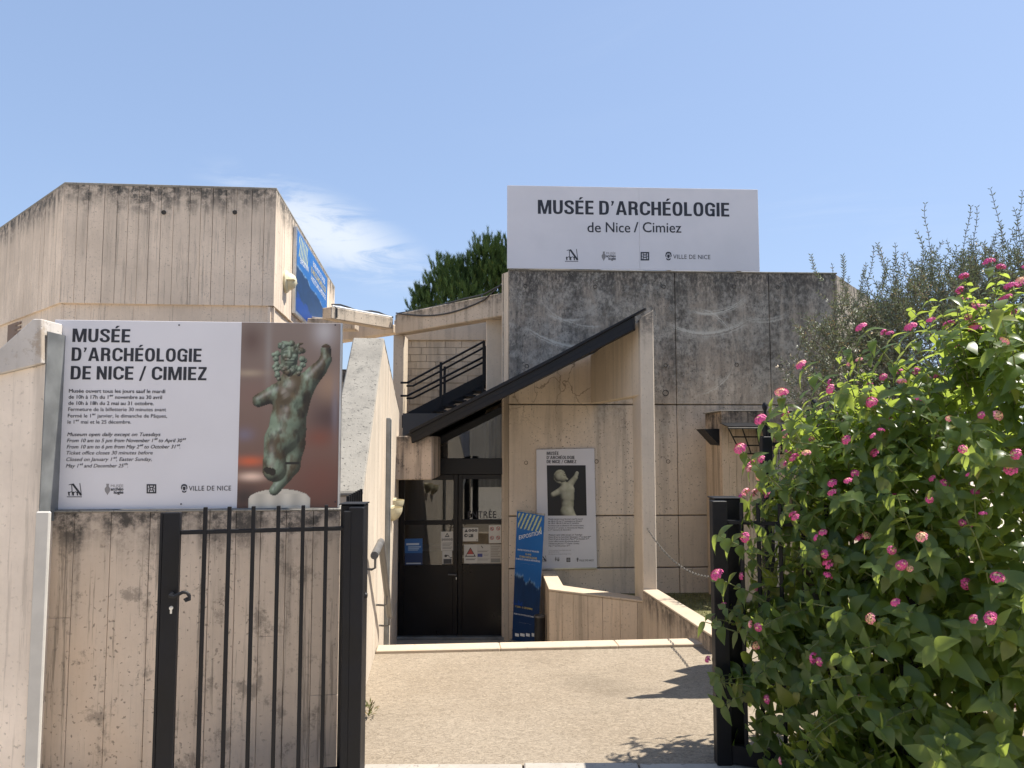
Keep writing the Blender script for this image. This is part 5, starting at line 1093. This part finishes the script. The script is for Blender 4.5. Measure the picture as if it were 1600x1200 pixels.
# a few free twigs by the gate post and above the crown, as in the photograph
def twig(path, nl, size, fl=True):
    pts = [W(*a) for a in path]; n_ = 14; fine = []
    for i in range(n_ + 1):
        t = i / n_ * (len(pts) - 1); k = min(int(t), len(pts) - 2); fine.append(pts[k].lerp(pts[k + 1], t - k))
    STM.tube(fine, [.005 - .003 * i / n_ for i in range(n_ + 1)], 5)
    for j in range(nl):
        t = .25 + .75 * j / max(1, nl - 1); i = min(int(t * n_), n_ - 1); q = fine[i + 1 if i < n_ else i]; dr = (fine[i + 1] - fine[i]).normalized(); o1 = Quaternion(dr, j * 1.57 + .4) @ dr.orthogonal().normalized()
        for sg in (1, -1): add_leaf(q, o1 * sg + dr * .4 + Vector((0, 0, -.4)), dr + Vector((0, -.2, .7)), size * random.uniform(.8, 1.1), q.y - 1)
    if fl:
        for _ in range(2): dd = (dr + Vector((random.gauss(0, .4), random.gauss(0, .3) - .2, .5))).normalized(); FL.append((fine[-1] + dd * .03, dd, random.uniform(.045, .06)))
for path, nl, fl in (([(1250, 790, 3.7), (1200, 745, 3.6), (1162, 708, 3.55)], 5, True), ([(1290, 760, 3.7), (1240, 670, 3.65), (1222, 622, 3.6)], 5, True), ([(1300, 700, 3.7), (1240, 690, 3.6), (1195, 662, 3.55)], 4, True), ([(1340, 640, 3.7), (1290, 600, 3.65), (1258, 578, 3.65)], 4, True), ([(1420, 600, 3.6), (1380, 550, 3.6), (1352, 520, 3.6)], 4, True), ([(1200, 900, 3.75), (1160, 855, 3.7), (1122, 836, 3.65)], 6, False), ([(1230, 960, 3.75), (1170, 925, 3.7), (1125, 905, 3.66)], 5, True), ([(1210, 1010, 3.75), (1160, 990, 3.7), (1102, 972, 3.66)], 4, False), ([(1200, 1085, 3.75), (1165, 1070, 3.7), (1122, 1066, 3.68)], 3, False), ([(1480, 600, 3.5), (1440, 555, 3.5), (1428, 520, 3.5)], 4, True), ([(1600, 560, 3.4), (1585, 500, 3.4), (1583, 458, 3.4)], 4, True), ([(1560, 600, 3.5), (1535, 560, 3.5), (1524, 524, 3.5)], 4, True)):
    twig(path, nl, .085, fl)
obj('stems', STM, M['stem'], sh)['kind'] = 'stuff'
for a in range(7):
    t = random.uniform(-.5, .7); obj('branch', MB().tube([(1.9 + t * .3, 3.85, -.05), (1.9 + t * .8, 3.8 + random.uniform(-.2, .2), .6), (1.95 + t * 1.3, 3.75 + random.uniform(-.3, .3), 1.35)], [.022, .016, .007], 7), M['bark'], sh, smooth=True)
vis = []
for i, (mt, k, pri) in enumerate(LV):
    x, y = project(mt[:, 3]); ok = 1100 < x < 1600 and 430 < y < 1200
    vis.append((pri if ok else 99, i))
vis.sort(); singles = set(i for _, i in vis[:300])
for k in range(len(LEAFS)):
    ms = np.array([LV[i][0] for i in range(len(LV)) if i not in singles and LV[i][1] == k])
    if k == 0: allv = {}
    allv[k] = ms
# the rest of the leaves as one foliage part
Vs = []; Fs = []; rn = []; off = 0
for k, ms in allv.items():
    bv = np.array(LEAFS[k][0]); V = np.einsum('nij,vj->nvi', ms[:, :, :3], bv) + ms[:, None, :, 3]; Vs.append(V.reshape(-1, 3)); nv = len(bv)
    for j in range(len(ms)): Fs += [tuple(i + off + j * nv for i in f) for f in LEAFS[k][1]]
    rn.append(np.repeat(rng.random(len(ms)), nv)); off += len(ms) * nv
me = bpy.data.meshes.new('foliage'); me.from_pydata(np.concatenate(Vs).tolist(), [], Fs); me.materials.append(M['lantana']); at = me.attributes.new('rnd', 'FLOAT', 'POINT'); at.data.foreach_set('value', np.concatenate(rn).astype(np.float32)); me.polygons.foreach_set('use_smooth', [True] * len(me.polygons))
link(bpy.data.objects.new('foliage', me), sh)['kind'] = 'stuff'
for i in sorted(singles):
    mt, k, _ = LV[i]; o = link(bpy.data.objects.new('leaf', LM[k]), sh); o.matrix_basis = Matrix([list(mt[0]), list(mt[1]), list(mt[2]), [0, 0, 0, 1]])
for p, dd, r in FL:
    o = link(bpy.data.objects.new('flower_head', FM[random.choices(range(5), weights=(3, 3, 3, 1.2, 1.2))[0]]), sh); o.matrix_basis = Matrix.Translation(p) @ Vector((0, 0, 1)).rotation_difference(dd).to_matrix().to_4x4() @ Matrix.Scale(r, 4)

# grey-green olive-like tree behind
ot = thing('olive_tree', 'grey-green fine-leaved tree behind the pink shrub at the right', 'tree', (4.5, 7.8, -.25))
obj('trunk', MB().tube([(4.5, 7.8, -.3), (4.45, 7.8, .6), (4.55, 7.75, 1.5)], [.11, .085, .06], 10), M['bark'], ot, smooth=True)
OE = [((4.1, 7.7, 2.35), (1.0, .9, .92)), ((4.8, 7.9, 2.7), (1.05, .9, .86)), ((5.65, 7.9, 2.85), (1.2, 1., .92)), ((3.40, 7.55, 2.15), (.68, .6, .85)), ((5.0, 7.6, 1.6), (1.6, .9, .9)), ((3.7, 7.6, 1.5), (.8, .7, .8))]
OL = []; OT = MB(); ol_v = [(0, 0, 0), (-.15, .45, .03), (0, 1, -.05), (.15, .45, .03)]; ol_f = [(0, 1, 2, 3)]
for a in range(34):
    c, r = random.choice(OE); e_ = Vector((c[0] + random.uniform(-.7, .7) * r[0], c[1] + random.uniform(-.6, .6) * r[1], c[2] + random.uniform(-.2, .75) * r[2])); s0 = Vector((4.52, 7.77, random.uniform(.9, 1.5)))
    OT.tube([s0, s0.lerp(e_, .5) + Vector((random.uniform(-.1, .1), random.uniform(-.1, .1), .08)), e_], [.022, .014, .005], 5)
def otwig(p, d, L_, n_):
    q = p.copy(); pts = [q.copy()]
    for k in range(n_):
        d = (d + Vector((random.gauss(0, .07), random.gauss(0, .07), .05 + random.gauss(0, .05)))).normalized(); q = q + d * (L_ / n_); pts.append(q.copy()); o1 = Quaternion(d, k * 1.57) @ d.orthogonal().normalized()
        for sg in (1, -1): OL.append(frame(o1 * sg + d * .9, o1.cross(d) + Vector((0, 0, .4)), random.uniform(.030, .048), q))
    OT.tube(pts[::3] + [pts[-1]], .0028, 3)
for _ in range(5600):
    c, r = random.choices(OE, weights=(1.3, 1.3, 1.2, .7, .4, .5))[0]; d = Vector((random.gauss(0, 1), random.gauss(0, 1) - .25, random.gauss(0, 1) + .2)).normalized(); k = random.uniform(.45, .95)
    otwig(Vector((c[0] + d.x * r[0] * k, c[1] + d.y * r[1] * k, c[2] + d.z * r[2] * k)), (d * .8 + Vector((0, 0, .35)) + Vector((random.gauss(0, .6), random.gauss(0, .6), random.gauss(0, .4)))).normalized(), random.uniform(.12, .26), random.randint(6, 9))
for _ in range(40):
    c, r = random.choice(OE[:3]); x = random.uniform(-.8, .8); zz = c[2] + r[2] * math.sqrt(max(0, 1 - x * x)) * .9
    otwig(Vector((c[0] + x * r[0], c[1] + random.uniform(-.3, .3), zz)), Vector((random.gauss(0, .2), random.gauss(0, .2), 1)).normalized(), random.uniform(.25, .5), 15)
for px, py, px2, py2 in ((1462, 430, 1450, 318), (1505, 420, 1500, 325), (1528, 420, 1528, 318), (1578, 400, 1567, 292), (1590, 400, 1598, 300), (1290, 440, 1250, 408), (1318, 440, 1316, 400), (1345, 470, 1360, 385), (1385, 440, 1370, 382)):
    a_, b__ = W(px, py, 7.6), W(px2, py2, 7.6); otwig(a_, (b__ - a_).normalized(), (b__ - a_).length, 20)
obj('branches', OT, M['bark'], ot)['kind'] = 'stuff'; emit(ol_v, ol_f, np.array(OL), 'crown', M['olive'], ot)

# pine behind the gallery
PY_ = 26.; mpp = PY_ / 1200
pn = thing('pine_tree', 'dark green pine standing behind the gallery roof and the name board', 'tree', (W(790, 500, PY_).x, PY_ + .5, -.32))
trk = W(790, 500, PY_); obj('trunk', MB().tube([(trk.x, PY_ + .5, -.32), (trk.x + .1, PY_ + .5, 3), (trk.x, PY_ + .5, 6.6)], [.26, .2, .1], 10), M['bark'], pn, smooth=True)
PB = [(662, 468, 20), (700, 432, 34), (688, 462, 34), (735, 445, 42), (762, 402, 34), (758, 440, 48), (795, 415, 48), (840, 430, 55), (725, 475, 45), (790, 470, 55), (850, 480, 60), (665, 490, 30), (900, 450, 50)]
PN = []; PL = MB()
for px, py, rp2 in PB:
    c = W(px, py, PY_ + random.uniform(-.5, .9)); r = rp2 * mpp; PL.tube([(trk.x, PY_ + .5, max(2.5, c.z - 1.6)), c], [.06, .02], 5)
    for _ in range(int(40 + 240 * r * r)):
        d = Vector((random.gauss(0, 1), random.gauss(0, 1) - .3, random.gauss(0, 1) + .25)).normalized(); p = c + d * r * random.uniform(.25, 1.0); ax = (d * .35 + Vector((random.gauss(0, .15), random.gauss(0, .15), 1))).normalized(); L_ = random.uniform(.18, .34)
        for k in range(26):
            t = k / 26; o1 = Quaternion(ax, k * 2.4) @ ax.orthogonal().normalized(); PN.append(frame(o1 * .55 + ax, o1.cross(ax), random.uniform(.11, .17), p + ax * L_ * t))
obj('limbs', PL, M['bark'], pn); emit([(-.07, 0, 0), (.07, 0, 0), (0, 1, 0)], [(0, 1, 2)], np.array(PN), 'crown', M['pine'], pn)

# weed at the foot of the stair wall
wd = thing('weed', 'small green weed at the foot of the sunlit wall behind the left gate post', 'plant', (G(576, 1118).x, G(576, 1118).y, 0))
g0 = G(576, 1120); ms = []
for _ in range(70):
    a = random.uniform(0, 6.28); e_ = random.uniform(.4, 1.4); d = Vector((math.cos(a) * math.cos(e_), math.sin(a) * math.cos(e_), math.sin(e_))); ms.append(frame(d, (0, 0, 1), random.uniform(.02, .04), g0 + d * random.uniform(.0, .07) + Vector((0, 0, .004))))
emit(ol_v, ol_f, np.array(ms), 'leaves', M['grass'], wd)
print('objects', len(bpy.data.objects), 'leaves', len(LV), 'flowers', len(FL), 'olive', len(OL), 'pine', len(PN))
